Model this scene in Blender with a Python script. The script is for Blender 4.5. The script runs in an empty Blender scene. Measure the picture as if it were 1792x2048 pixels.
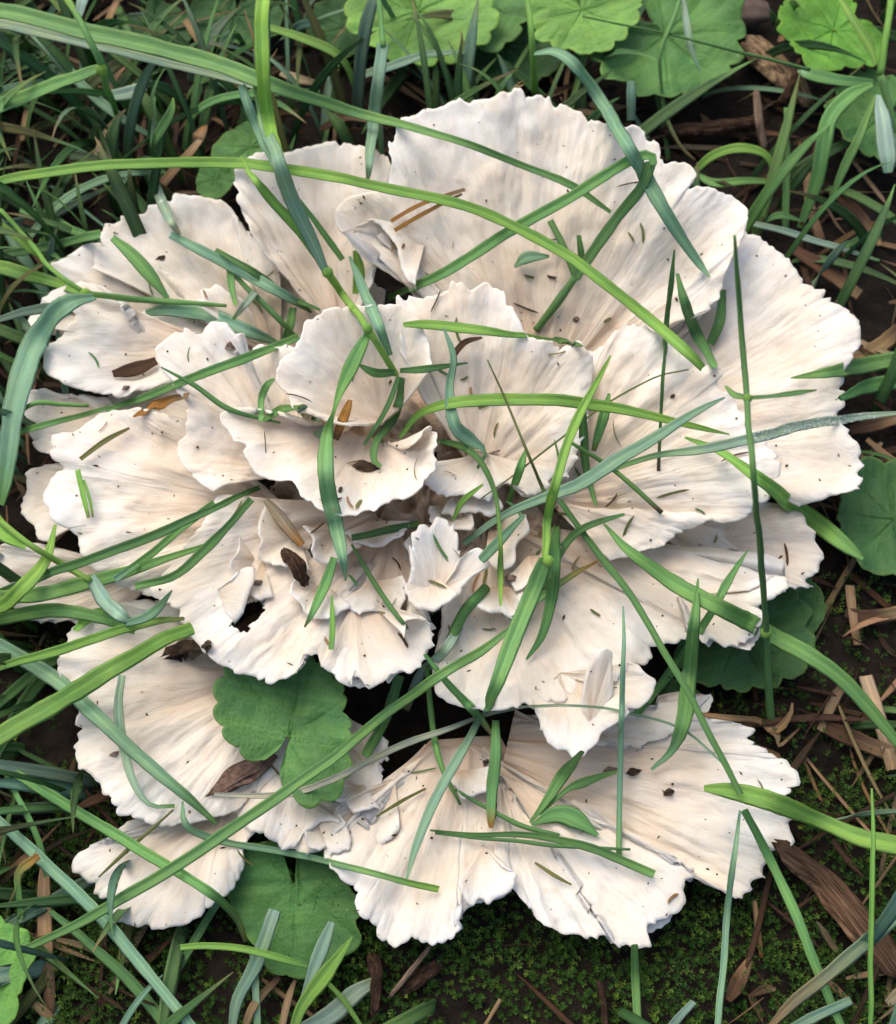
import bpy, math, random
import numpy as np
from mathutils import Vector
from mathutils.bvhtree import BVHTree

# ------------------------------------------------------------------ camera, sky, sun, exposure
CM = 0.01
PITCH = math.radians(66)
DIST = 42.0            # cm
FPX = 2509.0           # focal length in photo pixels (1792 wide)
TGT = np.array([0.0, 0.0, 3.0])
FWD = np.array([0.0, math.cos(PITCH), -math.sin(PITCH)])
RIGHT = np.array([1.0, 0, 0])
UPV = np.cross(RIGHT, FWD)
CAM = TGT - FWD * DIST
scene = bpy.context.scene
cam_d = bpy.data.cameras.new("camera")
cam_d.sensor_fit = 'HORIZONTAL'
cam_d.sensor_width = 36
cam_d.lens = 36 * FPX / 1792
cam_d.clip_start = 0.01
cam_d.clip_end = 200
cam_d.dof.use_dof = True
cam_d.dof.focus_distance = 0.385
cam_d.dof.aperture_fstop = 20
cam = bpy.data.objects.new("camera", cam_d)
cam.location = Vector(CAM * CM)
cam.rotation_euler = (math.pi / 2 - PITCH, 0, 0)
scene.collection.objects.link(cam)
scene.camera = cam

SUN_EL, SUN_AZ = math.radians(58), math.radians(-35)    # azimuth from +y towards +x
w = bpy.data.worlds.new("World")
scene.world = w
w.use_nodes = True
wn = w.node_tree.nodes
sky = wn.new('ShaderNodeTexSky')
sky.sky_type = 'NISHITA'
sky.sun_disc = False
sky.sun_elevation = SUN_EL
sky.sun_rotation = SUN_AZ
sky.air_density = 0.9
sky.dust_density = 6.0
sky.ozone_density = 0.6
wn['Background'].inputs[1].default_value = 0.15
w.node_tree.links.new(sky.outputs[0], wn['Background'].inputs[0])
sd = bpy.data.lights.new("sun", 'SUN')
sd.energy = 0.5
sd.angle = math.radians(55)
sd.color = (1, 0.93, 0.83)
sun = bpy.data.objects.new("sun", sd)
sdir = Vector((math.sin(SUN_AZ) * math.cos(SUN_EL), math.cos(SUN_AZ) * math.cos(SUN_EL), math.sin(SUN_EL)))
sun.rotation_euler = sdir.to_track_quat('Z', 'Y').to_euler()
sun.location = (0, 0, 3)
scene.collection.objects.link(sun)
scene.view_settings.view_transform = 'Standard'
scene.view_settings.look = 'None'
scene.view_settings.gamma = 1
scene.view_settings.exposure = 0.4
scene.cycles.max_bounces = 5
scene.cycles.diffuse_bounces = 3
scene.cycles.glossy_bounces = 2
scene.cycles.transmission_bounces = 3
scene.cycles.use_denoising = True
scene.cycles.use_adaptive_sampling = True
scene.cycles.adaptive_threshold = 0.03

# ------------------------------------------------------------------ helpers
rng = random.Random(7)
COL = scene.collection

def ray(px, py):
    d = FWD * FPX + RIGHT * (px - 896) - UPV * (py - 1024)
    return d / np.linalg.norm(d)

def at(px, py, z):
    """point of the place seen at photo pixel (px,py) at height z (cm)"""
    d = ray(px, py)
    return CAM + d * ((z - CAM[2]) / d[2])

def px_cm(p):          # size of one photo pixel at point p
    return float(np.dot(np.asarray(p) - CAM, FWD)) / FPX

def hash2(i, j, seed):
    n = (i.astype(np.int64) * 374761393 + j.astype(np.int64) * 668265263 + seed * 974711) & 0x7fffffff
    n = ((n ^ (n >> 13)) * 1274126177) & 0x7fffffff
    n = (n ^ (n >> 16)) & 0x7fffffff
    return n / float(0x7fffffff)

def vnoise(x, y, seed=0):
    x = np.asarray(x, float); y = np.asarray(y, float)
    x, y = np.broadcast_arrays(x, y)
    i = np.floor(x); j = np.floor(y)
    fx = x - i; fy = y - j
    fx = fx * fx * (3 - 2 * fx); fy = fy * fy * (3 - 2 * fy)
    a = hash2(i, j, seed); b = hash2(i + 1, j, seed); c = hash2(i, j + 1, seed); d = hash2(i + 1, j + 1, seed)
    return (a * (1 - fx) + b * fx) * (1 - fy) + (c * (1 - fx) + d * fx) * fy * 1.0

def sn(x, y, seed=0):
    return vnoise(x, y, seed) * 2 - 1

def catmull(P, n):
    """resample polyline P (k,d) with a centripetal-ish Catmull-Rom to n points, even in arc length"""
    P = np.asarray(P, float)
    if len(P) == 2:
        t = np.linspace(0, 1, n)[:, None]
        return P[0] * (1 - t) + P[1] * t
    Q = np.vstack([2 * P[0] - P[1], P, 2 * P[-1] - P[-2]])
    out = []
    m = 14
    for k in range(1, len(Q) - 2):
        t = np.linspace(0, 1, m, endpoint=False)[:, None]
        p0, p1, p2, p3 = Q[k - 1], Q[k], Q[k + 1], Q[k + 2]
        out.append(0.5 * (2 * p1 + (p2 - p0) * t + (2 * p0 - 5 * p1 + 4 * p2 - p3) * t ** 2 + (3 * p1 - p0 - 3 * p2 + p3) * t ** 3))
    out = np.vstack(out + [P[-1:]])
    L = np.concatenate([[0], np.cumsum(np.linalg.norm(np.diff(out[:, :3], axis=0), axis=1))])
    s = np.linspace(0, L[-1], n)
    return np.stack([np.interp(s, L, out[:, c]) for c in range(out.shape[1])], 1)

def parse(s):
    return [tuple(float(v) for v in q.split(',')) for q in s.split()]

def mesh_obj(name, V, F, mat, parent=None, st=None, col=None, smooth=True, origin=None):
    """V in cm world coordinates"""
    V = np.asarray(V, float)
    me = bpy.data.meshes.new(name)
    if origin is None:
        origin = np.zeros(3) if parent is None else np.array(parent.location) / CM
    VV = ((V - origin) * CM).astype(np.float32)
    if isinstance(F, np.ndarray):
        k = F.shape[1]
        me.vertices.add(len(VV)); me.vertices.foreach_set('co', VV.ravel())
        me.loops.add(F.size); me.loops.foreach_set('vertex_index', F.ravel().astype(np.int32))
        me.polygons.add(len(F))
        me.polygons.foreach_set('loop_start', np.arange(0, F.size, k, dtype=np.int32))
        me.update(calc_edges=True)
        me.validate()
    else:
        me.from_pydata([tuple(v) for v in VV], [], F)
    me.polygons.foreach_set('use_smooth', np.full(len(me.polygons), smooth))
    if st is not None:
        a = me.attributes.new('st', 'FLOAT_VECTOR', 'POINT')
        a.data.foreach_set('vector', np.asarray(st, np.float32).ravel())
    if col is not None:
        a = me.attributes.new('Col', 'FLOAT_COLOR', 'POINT')
        c4 = np.ones((len(VV), 4), np.float32); c4[:, :3] = col
        a.data.foreach_set('color', c4.ravel())
    me.materials.append(mat)
    o = bpy.data.objects.new(name, me)
    COL.objects.link(o)
    if parent is not None:
        o.parent = parent
    else:
        o.location = Vector(np.asarray(origin) * CM)
    return o

def tag(o, label=None, cat=None, group=None, kind=None):
    if label: o['label'] = label
    if cat: o['category'] = cat
    if group: o['group'] = group
    if kind: o['kind'] = kind
    return o

def empty(name, p):
    o = bpy.data.objects.new(name, None)
    o.empty_display_size = 0.01
    o.location = Vector(np.asarray(p) * CM)
    COL.objects.link(o)
    return o

# ------------------------------------------------------------------ materials
def new_mat(name):
    m = bpy.data.materials.new(name); m.use_nodes = True
    return m, m.node_tree.nodes, m.node_tree.links, m.node_tree.nodes['Principled BSDF']

def N(nodes, t, **kw):
    n = nodes.new(t)
    for k, v in kw.items(): setattr(n, k, v)
    return n

def ramp(nodes, stops):
    r = nodes.new('ShaderNodeValToRGB')
    e = r.color_ramp.elements
    while len(e) < len(stops): e.new(0.5)
    for q, (p, c) in zip(e, stops):
        q.position = p; q.color = (*c, 1) if len(c) == 3 else c
    return r

def mat_mushroom():
    m, n, l, b = new_mat('mushroom_flesh')
    at_ = N(n, 'ShaderNodeAttribute', attribute_name='st')      # x arc cm, y length cm, z 0..1
    co = N(n, 'ShaderNodeAttribute', attribute_name='Col')
    nd = N(n, 'ShaderNodeTexNoise'); nd.inputs['Scale'].default_value = 0.9; nd.inputs['Detail'].default_value = 2
    l.new(at_.outputs['Vector'], nd.inputs['Vector'])
    dv = N(n, 'ShaderNodeVectorMath', operation='MULTIPLY_ADD')
    dv.inputs[1].default_value = (0.9, 0.9, 0.0)
    l.new(nd.outputs['Color'], dv.inputs[0]); l.new(at_.outputs['Vector'], dv.inputs[2])
    mp = N(n, 'ShaderNodeMapping'); mp.inputs['Scale'].default_value = (4.5, 1.7, 3)
    l.new(dv.outputs[0], mp.inputs['Vector'])
    ns = N(n, 'ShaderNodeTexNoise'); ns.inputs['Scale'].default_value = 1; ns.inputs['Detail'].default_value = 5; ns.inputs['Roughness'].default_value = 0.65
    l.new(mp.outputs[0], ns.inputs['Vector'])
    r = ramp(n, [(0.26, (0.85, 0.79, 0.715)), (0.47, (0.96, 0.942, 0.91)), (0.70, (1, 1, 1))])
    l.new(ns.outputs['Fac'], r.inputs[0])
    mu = N(n, 'ShaderNodeMix', data_type='RGBA', blend_type='MULTIPLY'); mu.inputs[0].default_value = 0.7
    l.new(co.outputs['Color'], mu.inputs[6]); l.new(r.outputs[0], mu.inputs[7])
    # blotchy tint
    tc = N(n, 'ShaderNodeTexCoord')
    nb = N(n, 'ShaderNodeTexNoise'); nb.inputs['Scale'].default_value = 45; nb.inputs['Detail'].default_value = 4
    l.new(tc.outputs['Object'], nb.inputs['Vector'])
    rb = ramp(n, [(0.35, (0.93, 0.85, 0.75)), (0.62, (1, 1, 1))])
    l.new(nb.outputs['Fac'], rb.inputs[0])
    m2 = N(n, 'ShaderNodeMix', data_type='RGBA', blend_type='MULTIPLY'); m2.inputs[0].default_value = 0.75
    l.new(mu.outputs[2], m2.inputs[6]); l.new(rb.outputs[0], m2.inputs[7])
    nst = N(n, 'ShaderNodeTexNoise'); nst.inputs['Scale'].default_value = 90; nst.inputs['Detail'].default_value = 6; nst.inputs['Roughness'].default_value = 0.7
    l.new(tc.outputs['Object'], nst.inputs['Vector'])
    rst = ramp(n, [(0.60, (0, 0, 0)), (0.78, (0.55, 0.55, 0.55))])
    l.new(nst.outputs['Fac'], rst.inputs[0])
    mst = N(n, 'ShaderNodeMix', data_type='RGBA'); mst.inputs[7].default_value = (0.52, 0.38, 0.24, 1)
    l.new(rst.outputs[0], mst.inputs[0]); l.new(m2.outputs[2], mst.inputs[6])
    m2 = mst
    # specks of dirt
    vo = N(n, 'ShaderNodeTexNoise'); vo.inputs['Scale'].default_value = 420; vo.inputs['Detail'].default_value = 1.5
    l.new(tc.outputs['Object'], vo.inputs['Vector'])
    rs = ramp(n, [(0.76, (0, 0, 0)), (0.80, (1, 1, 1))])
    l.new(vo.outputs['Fac'], rs.inputs[0])
    m3 = N(n, 'ShaderNodeMix', data_type='RGBA'); m3.inputs[7].default_value = (0.22, 0.15, 0.1, 1)
    l.new(rs.outputs[0], m3.inputs[0]); l.new(m2.outputs[2], m3.inputs[6])
    l.new(m3.outputs[2], b.inputs['Base Color'])
    b.inputs['Roughness'].default_value = 0.62
    b.inputs['Specular IOR Level'].default_value = 0.3
    b.inputs['Subsurface Weight'].default_value = 0.5
    b.inputs['Subsurface Radius'].default_value = (1.0, 0.7, 0.5)
    b.inputs['Subsurface Scale'].default_value = 0.002
    mp2 = N(n, 'ShaderNodeMapping'); mp2.inputs['Scale'].default_value = (7, 2.6, 3)
    l.new(dv.outputs[0], mp2.inputs['Vector'])
    n2 = N(n, 'ShaderNodeTexNoise'); n2.inputs['Scale'].default_value = 1; n2.inputs['Detail'].default_value = 4; n2.inputs['Roughness'].default_value = 0.7
    l.new(mp2.outputs[0], n2.inputs['Vector'])
    bp = N(n, 'ShaderNodeBump'); bp.inputs['Strength'].default_value = 0.7; bp.inputs['Distance'].default_value = 0.0006
    l.new(n2.outputs['Fac'], bp.inputs['Height']); l.new(bp.outputs[0], b.inputs['Normal'])
    return m

def mat_blade(name, transl=0.28, rough=0.58, stripes=20.0, bump=0.35):
    m, n, l, b = new_mat(name)
    at_ = N(n, 'ShaderNodeAttribute', attribute_name='st')
    co = N(n, 'ShaderNodeAttribute', attribute_name='Col')
    mp = N(n, 'ShaderNodeMapping'); mp.inputs['Scale'].default_value = (stripes, 0.25, 9)
    l.new(at_.outputs['Vector'], mp.inputs['Vector'])
    ns = N(n, 'ShaderNodeTexNoise'); ns.inputs['Scale'].default_value = 1; ns.inputs['Detail'].default_value = 3
    l.new(mp.outputs[0], ns.inputs['Vector'])
    r = ramp(n, [(0.3, (0.78, 0.82, 0.80)), (0.7, (1.16, 1.13, 1.18))])
    l.new(ns.outputs['Fac'], r.inputs[0])
    mu = N(n, 'ShaderNodeMix', data_type='RGBA', blend_type='MULTIPLY'); mu.inputs[0].default_value = 0.8
    l.new(co.outputs['Color'], mu.inputs[6]); l.new(r.outputs[0], mu.inputs[7])
    # blotches along the blade
    mp3 = N(n, 'ShaderNodeMapping'); mp3.inputs['Scale'].default_value = (2.0, 0.9, 5)
    l.new(at_.outputs['Vector'], mp3.inputs['Vector'])
    nb = N(n, 'ShaderNodeTexNoise'); nb.inputs['Scale'].default_value = 1; nb.inputs['Detail'].default_value = 4
    l.new(mp3.outputs[0], nb.inputs['Vector'])
    rb = ramp(n, [(0.3, (0.76, 0.84, 0.9)), (0.7, (1.25, 1.12, 0.85))])
    l.new(nb.outputs['Fac'], rb.inputs[0])
    m2 = N(n, 'ShaderNodeMix', data_type='RGBA', blend_type='MULTIPLY'); m2.inputs[0].default_value = 0.7
    l.new(mu.outputs[2], m2.inputs[6]); l.new(rb.outputs[0], m2.inputs[7])
    # pale flecks
    mp4 = N(n, 'ShaderNodeMapping'); mp4.inputs['Scale'].default_value = (5.0, 3.5, 5)
    l.new(at_.outputs['Vector'], mp4.inputs['Vector'])
    nf = N(n, 'ShaderNodeTexNoise'); nf.inputs['Scale'].default_value = 1; nf.inputs['Detail'].default_value = 2
    l.new(mp4.outputs[0], nf.inputs['Vector'])
    rf = ramp(n, [(0.72, (0, 0, 0)), (0.8, (0.6, 0.6, 0.6))])
    l.new(nf.outputs['Fac'], rf.inputs[0])
    m3 = N(n, 'ShaderNodeMix', data_type='RGBA'); m3.inputs[7].default_value = (0.45, 0.55, 0.36, 1)
    l.new(rf.outputs[0], m3.inputs[0]); l.new(m2.outputs[2], m3.inputs[6])
    l.new(m3.outputs[2], b.inputs['Base Color'])
    b.inputs['Roughness'].default_value = rough
    b.inputs['Specular IOR Level'].default_value = 0.3
    bp = N(n, 'ShaderNodeBump'); bp.inputs['Strength'].default_value = bump; bp.inputs['Distance'].default_value = 0.0006
    mp5 = N(n, 'ShaderNodeMapping'); mp5.inputs['Scale'].default_value = (stripes * 0.9, 2.5, 9)
    l.new(at_.outputs['Vector'], mp5.inputs['Vector'])
    n5 = N(n, 'ShaderNodeTexNoise'); n5.inputs['Scale'].default_value = 1; n5.inputs['Detail'].default_value = 4
    l.new(mp5.outputs[0], n5.inputs['Vector'])
    l.new(n5.outputs['Fac'], bp.inputs['Height']); l.new(bp.outputs[0], b.inputs['Normal'])
    tr = N(n, 'ShaderNodeBsdfTranslucent')
    hs = N(n, 'ShaderNodeMix', data_type='RGBA', blend_type='MULTIPLY'); hs.inputs[0].default_value = 1; hs.inputs[7].default_value = (1.3, 1.25, 0.7, 1)
    l.new(m3.outputs[2], hs.inputs[6]); l.new(hs.outputs[2], tr.inputs['Color'])
    mx = N(n, 'ShaderNodeMixShader'); mx.inputs[0].default_value = transl
    l.new(b.outputs[0], mx.inputs[1]); l.new(tr.outputs[0], mx.inputs[2])
    l.new(mx.outputs[0], n['Material Output'].inputs['Surface'])
    return m

def mat_rough(name, c1, c2, scale=120, bump=0.8, dist=0.001, rough=0.85, stretch=(1, 1, 1), c3=None):
    m, n, l, b = new_mat(name)
    tc = N(n, 'ShaderNodeTexCoord')
    mp = N(n, 'ShaderNodeMapping'); mp.inputs['Scale'].default_value = stretch
    l.new(tc.outputs['Object'], mp.inputs['Vector'])
    ns = N(n, 'ShaderNodeTexNoise'); ns.inputs['Scale'].default_value = scale; ns.inputs['Detail'].default_value = 8; ns.inputs['Roughness'].default_value = 0.65
    l.new(mp.outputs[0], ns.inputs['Vector'])
    st = [(0.35, c1), (0.62, c2)]
    if c3: st.append((0.72, c3))
    r = ramp(n, st)
    l.new(ns.outputs['Fac'], r.inputs[0]); l.new(r.outputs[0], b.inputs['Base Color'])
    b.inputs['Roughness'].default_value = rough
    b.inputs['Specular IOR Level'].default_value = 0.25
    bp = N(n, 'ShaderNodeBump'); bp.inputs['Strength'].default_value = bump; bp.inputs['Distance'].default_value = dist
    l.new(ns.outputs['Fac'], bp.inputs['Height']); l.new(bp.outputs[0], b.inputs['Normal'])
    return m

def mat_wood(name, c1, c2, c3, sx=3.0, sy=0.7, bump=1.0, rough=0.85):
    m, n, l, b = new_mat(name)
    at_ = N(n, 'ShaderNodeAttribute', attribute_name='st')
    mp = N(n, 'ShaderNodeMapping'); mp.inputs['Scale'].default_value = (sx, sy, 1)
    l.new(at_.outputs['Vector'], mp.inputs['Vector'])
    ns = N(n, 'ShaderNodeTexNoise'); ns.inputs['Scale'].default_value = 2.2; ns.inputs['Detail'].default_value = 8; ns.inputs['Roughness'].default_value = 0.7; ns.inputs['Distortion'].default_value = 0.4
    l.new(mp.outputs[0], ns.inputs['Vector'])
    r = ramp(n, [(0.36, c1), (0.5, c2), (0.66, c3)])
    l.new(ns.outputs['Fac'], r.inputs[0]); l.new(r.outputs[0], b.inputs['Base Color'])
    b.inputs['Roughness'].default_value = rough; b.inputs['Specular IOR Level'].default_value = 0.2
    bp = N(n, 'ShaderNodeBump'); bp.inputs['Strength'].default_value = bump; bp.inputs['Distance'].default_value = 0.0015
    l.new(ns.outputs['Fac'], bp.inputs['Height']); l.new(bp.outputs[0], b.inputs['Normal'])
    return m

M_MUSH = mat_mushroom()
M_GRASS = mat_blade('grass_blade', bump=0.6)
M_DRY = mat_blade('dry_grass', 0.15, 0.7, 22.0, 0.9)
def mat_leaf():
    m = mat_blade('ivy_leaf', 0.22, 0.6, 7.0, 0.4)
    n, l = m.node_tree.nodes, m.node_tree.links
    b = n['Principled BSDF']
    src = b.inputs['Base Color'].links[0].from_socket
    at_ = N(n, 'ShaderNodeAttribute', attribute_name='st')
    nz = N(n, 'ShaderNodeTexNoise'); nz.inputs['Scale'].default_value = 2.5
    l.new(at_.outputs['Vector'], nz.inputs['Vector'])
    ad = N(n, 'ShaderNodeVectorMath', operation='MULTIPLY_ADD'); ad.inputs[1].default_value = (0.25, 0.25, 0)
    l.new(nz.outputs['Color'], ad.inputs[0]); l.new(at_.outputs['Vector'], ad.inputs[2])
    vo = N(n, 'ShaderNodeTexVoronoi', feature='DISTANCE_TO_EDGE'); vo.inputs['Scale'].default_value = 7
    l.new(ad.outputs[0], vo.inputs['Vector'])
    r = ramp(n, [(0.0, (1.22, 1.18, 1.1)), (0.07, (1, 1, 1)), (0.4, (0.93, 0.95, 0.93))])
    l.new(vo.outputs['Distance'], r.inputs[0])
    mu = N(n, 'ShaderNodeMix', data_type='RGBA', blend_type='MULTIPLY'); mu.inputs[0].default_value = 0.9
    l.new(src, mu.inputs[6]); l.new(r.outputs[0], mu.inputs[7])
    sp = N(n, 'ShaderNodeTexNoise'); sp.inputs['Scale'].default_value = 5.5; sp.inputs['Detail'].default_value = 5; sp.inputs['Roughness'].default_value = 0.7
    l.new(at_.outputs['Vector'], sp.inputs['Vector'])
    rs = ramp(n, [(0.655, (0, 0, 0)), (0.70, (0.75, 0.75, 0.75))])
    l.new(sp.outputs['Fac'], rs.inputs[0])
    mx = N(n, 'ShaderNodeMix', data_type='RGBA'); mx.inputs[7].default_value = (0.14, 0.13, 0.05, 1)
    l.new(rs.outputs[0], mx.inputs[0]); l.new(mu.outputs[2], mx.inputs[6])
    l.new(mx.outputs[2], b.inputs['Base Color'])
    b2 = N(n, 'ShaderNodeBump'); b2.inputs['Strength'].default_value = 0.5; b2.inputs['Distance'].default_value = 0.0008
    old = b.inputs['Normal'].links[0].from_socket
    l.new(vo.outputs['Distance'], b2.inputs['Height']); l.new(old, b2.inputs['Normal']); l.new(b2.outputs[0], b.inputs['Normal'])
    return m
M_LEAF = mat_leaf()
M_MOSS = mat_blade('moss', 0.25, 0.6, 3.0, 0.1)
M_SOIL = mat_rough('soil', (0.006, 0.0045, 0.003), (0.02, 0.014, 0.009), 160, 1.0, 0.003, c3=(0.04, 0.028, 0.017))
M_CORE = mat_rough('mushroom_base', (0.30, 0.2, 0.12), (0.62, 0.5, 0.38), 130, 0.9, 0.0015)
M_BARK = mat_wood('bark', (0.014, 0.008, 0.005), (0.055, 0.03, 0.018), (0.13, 0.075, 0.045), 4.0, 1.2)
M_WOOD = mat_wood('weathered_wood', (0.015, 0.012, 0.01), (0.25, 0.17, 0.1), (0.5, 0.36, 0.2), 1.5, 0.9)
M_FIBRE = mat_wood('fibrous_wood', (0.02, 0.011, 0.007), (0.15, 0.085, 0.05), (0.36, 0.23, 0.14), 9.0, 0.35)
M_STICK = mat_wood('dead_stick', (0.12, 0.08, 0.055), (0.25, 0.18, 0.13), (0.36, 0.28, 0.2), 5.0, 0.6)
M_FLAKE = mat_wood('bark_flake', (0.09, 0.055, 0.04), (0.2, 0.13, 0.1), (0.3, 0.21, 0.16), 2.0, 2.0)
M_STONE = mat_rough('stone', (0.16, 0.11, 0.085), (0.27, 0.2, 0.16), 60, 0.4, 0.0006)
M_CRUMB = mat_rough('soil_crumb', (0.02, 0.013, 0.009), (0.09, 0.06, 0.035), 300, 0.8, 0.0005)

# ------------------------------------------------------------------ ground
def ground_h(x, y):
    f = np.clip(1 - (np.abs(x) + np.abs(y)) / 300, 0, 1)
    return f * (0.35 * sn(x * 0.35, y * 0.35, 3) + 0.18 * sn(x * 1.1, y * 1.1, 4) + 0.10 * sn(x * 3, y * 3, 5) + 0.05 * sn(x * 7, y * 7, 6)) - 0.25

g = np.concatenate([-np.geomspace(2000, 26, 14)[:-1], np.linspace(-25, 25, 260), np.geomspace(26, 2000, 14)[1:]])
gx, gy = np.meshgrid(g, g)
gz = ground_h(gx, gy)
gV = np.stack([gx.ravel(), gy.ravel(), gz.ravel()], 1)
n_ = len(g)
ii, jj = np.meshgrid(np.arange(n_ - 1), np.arange(n_ - 1))
a_ = (jj * n_ + ii).ravel()
gF = np.stack([a_, a_ + 1, a_ + n_ + 1, a_ + n_], 1)
ground = mesh_obj('soil_ground', gV, gF, M_SOIL)
tag(ground, 'dark brown moist soil under grass and moss', 'soil', kind='structure')

# ------------------------------------------------------------------ mushroom
BASE = at(880, 1060, 0.0)
mushroom = empty('mushroom', BASE)
tag(mushroom, 'large white ruffled rosette mushroom with overlapping fan fronds in grass', 'mushroom')
BV, BF = [], []        # everything one can lie on (for placing grass)

def inside(px, py, poly):
    c = np.zeros(px.shape, bool)
    k = len(poly)
    for a in range(k):
        x1, y1 = poly[a]; x2, y2 = poly[(a + 1) % k]
        cond = ((y1 > py) != (y2 > py)) & (px < (x2 - x1) * (py - y1) / (y2 - y1 + 1e-9) + x1)
        c ^= cond
    return c

def project(P):
    d = P - CAM
    z = d @ FWD
    return 896 + FPX * (d @ RIGHT) / z, 1024 - FPX * (d @ UPV) / z

ROOTC = np.array([0.71, 0.59, 0.475])
MIDC = np.array([0.815, 0.75, 0.66])
EDGEC = np.array([0.85, 0.825, 0.775])
seedc = [100]

def frond(outline, root, zr, ze, p=1.3, ruffle=0.30, ridge=1.0, curl=0.12, jag=1.0, rows=40, bulge=0.0, holes=(), dirt=0.0, edge=0.78, notch=0.0):
    seedc[0] += 17
    sd_ = seedc[0]
    pts = np.array(parse(outline))
    zs = np.asarray(ze if hasattr(ze, '__len__') else [ze], float)
    k = len(pts)
    zi = np.interp(np.linspace(0, 1, k), np.linspace(0, 1, len(zs)), zs) if len(zs) > 1 else np.full(k, zs[0])
    # resample in pixel space, ruffle the height of the margin, then place it
    n0 = 400
    pz = catmull(np.column_stack([pts, zi]), n0)
    L = np.linspace(0, 1, n0)
    plen = np.linalg.norm(np.diff(pz[:, :2], axis=0), axis=1).sum() * 0.0165
    u = L * plen
    zr_ = pz[:, 2] + ruffle * (0.65 * sn(u * 0.55, 0.5, sd_) + 0.45 * sn(u * 1.4, 0.5, sd_ + 1))
    M = np.array([at(pz[i, 0], pz[i, 1], zr_[i]) for i in range(n0)])
    nc = max(60, int(plen / 0.055))
    M = catmull(M, nc)
    t = np.linspace(0, 1, nc)
    alen = np.concatenate([[0], np.cumsum(np.linalg.norm(np.diff(M, axis=0), axis=1))])
    R = parse(root)
    if len(R) == 1: R = R * 2
    RA = at(R[0][0], R[0][1], zr); RB = at(R[1][0], R[1][1], zr)
    R3 = RA * (1 - t[:, None]) + RB * t[:, None]
    # jagged margin
    d = M - R3; ln = np.linalg.norm(d, axis=1)
    jg = 0.13 * (vnoise(alen * 1.3, 0, sd_ + 2) - 0.4) + 0.16 * (vnoise(alen * 2.8, 0, sd_ + 3) - 0.5) + 0.085 * sn(alen * 6.5, 0, sd_ + 4)
    tooth = -0.28 * np.clip(vnoise(alen * 2.1, 3, sd_ + 5) - 0.80, 0, 1) / 0.2
    lim = np.clip(ln / 2.2, 0.4, 1)
    pj = np.clip(0.15 + 1.3 * vnoise(alen * 0.45, 7, sd_ + 23), 0.2, 1.4)
    te = np.clip(np.minimum(t, 1 - t) / 0.07, 0, 1)
    jg = (jg * pj + tooth) * jag * lim * te
    M = M + d / ln[:, None] * jg[:, None]
    s = np.linspace(0, 1, rows) ** 0.85
    S = s[None, :]
    lin = R3[:, None, :] * (1 - S[..., None]) + M[:, None, :] * S[..., None]
    dz = (M[:, 2] - R3[:, 2])[:, None]
    lin[..., 2] = R3[:, 2][:, None] + dz * S ** p + bulge * np.sin(np.pi * S) - curl * np.clip((S - 0.86) / 0.14, 0, 1) ** 2
    U = alen[:, None] * np.ones_like(S); Lr = ln.mean()
    V_ = S * Lr * np.ones_like(U)
    # waves that grow outwards, then ridges along the fan
    wob = 0.26 * sn(U * 0.42 + 5, V_ * 0.35, sd_ + 6) * S ** 0.5 + 0.12 * sn(U * 0.95, V_ * 0.55, sd_ + 7) + 0.16 * S ** 4 * sn(U * 1.25, V_ * 0.2, sd_ + 15)
    du = np.gradient(lin, axis=0); dv = np.gradient(lin, axis=1)
    nr = np.cross(du, dv); nl = np.linalg.norm(nr, axis=2, keepdims=True); nr = nr / np.maximum(nl, 1e-9)
    nr *= np.sign(nr[..., 2:3] + 1e-6)
    # keep the root's normals steady
    env = np.clip(S * 2.2, 0, 1)
    warp = 0.55 * sn(V_ * 0.55, U * 0.45, sd_ + 8) + 0.2 * sn(V_ * 1.7, U * 1.1, sd_ + 16)
    pres = 0.35 + 0.9 * vnoise(U * 0.35, V_ * 0.4, sd_ + 18)
    rg = 0.075 * (np.abs(sn(U * 0.95 + warp, V_ * 0.35, sd_ + 9)) - 0.5) \
        + 0.045 * (np.abs(sn(U * 2.2 + warp, V_ * 0.7, sd_ + 10)) - 0.5) \
        + 0.03 * sn(U * 4.6 + warp * 2, V_ * 1.3, sd_ + 11) + 0.015 * sn(U * 9.0 + warp * 3, V_ * 2.6, sd_ + 12)
    LX, LY = lin[..., 0], lin[..., 1]
    flesh = 0.10 * sn(LX * 0.9, LY * 0.9, sd_ + 20) + 0.055 * sn(LX * 2.0, LY * 2.0, sd_ + 21) + 0.022 * sn(LX * 5.0, LY * 5.0, sd_ + 22)
    sz_ = min(1.0, Lr / 5.0) ** 1.3
    off = wob * sz_ + rg * max(0.75, sz_) * env * ridge * pres * 0.6 + flesh * sz_ * np.clip(S * 3, 0, 1)
    top = lin + nr * off[..., None]
    # height change across the fan must not tear the rim: thickness tapers to the margin
    th = min(1.0, Lr / 4.0) * (0.17 - 0.105 * S)
    bot = top - nr * th[..., None]
    nv = nc * rows
    idx = np.arange(nv).reshape(nc, rows)
    q = np.stack([idx[:-1, :-1], idx[1:, :-1], idx[1:, 1:], idx[:-1, 1:]], -1).reshape(-1, 4)
    TV = top.reshape(-1, 3)
    if holes:
        cen = TV[q].mean(1)
        cx, cy = project(cen)
        jit = 6 * sn(cen[:, 0] * 4, cen[:, 1] * 4, 9)
        keep = np.ones(len(q), bool)
        for h in holes:
            keep &= ~inside(cx + jit, cy + jit, parse(h))
        q = q[keep]
    qb = q[:, ::-1] + nv
    # rim from boundary edges
    E = np.concatenate([q[:, [0, 1]], q[:, [1, 2]], q[:, [2, 3]], q[:, [3, 0]]])
    key = np.sort(E, 1); kk = key[:, 0].astype(np.int64) * nv + key[:, 1]
    _, inv, cnt = np.unique(kk, return_inverse=True, return_counts=True)
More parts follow.
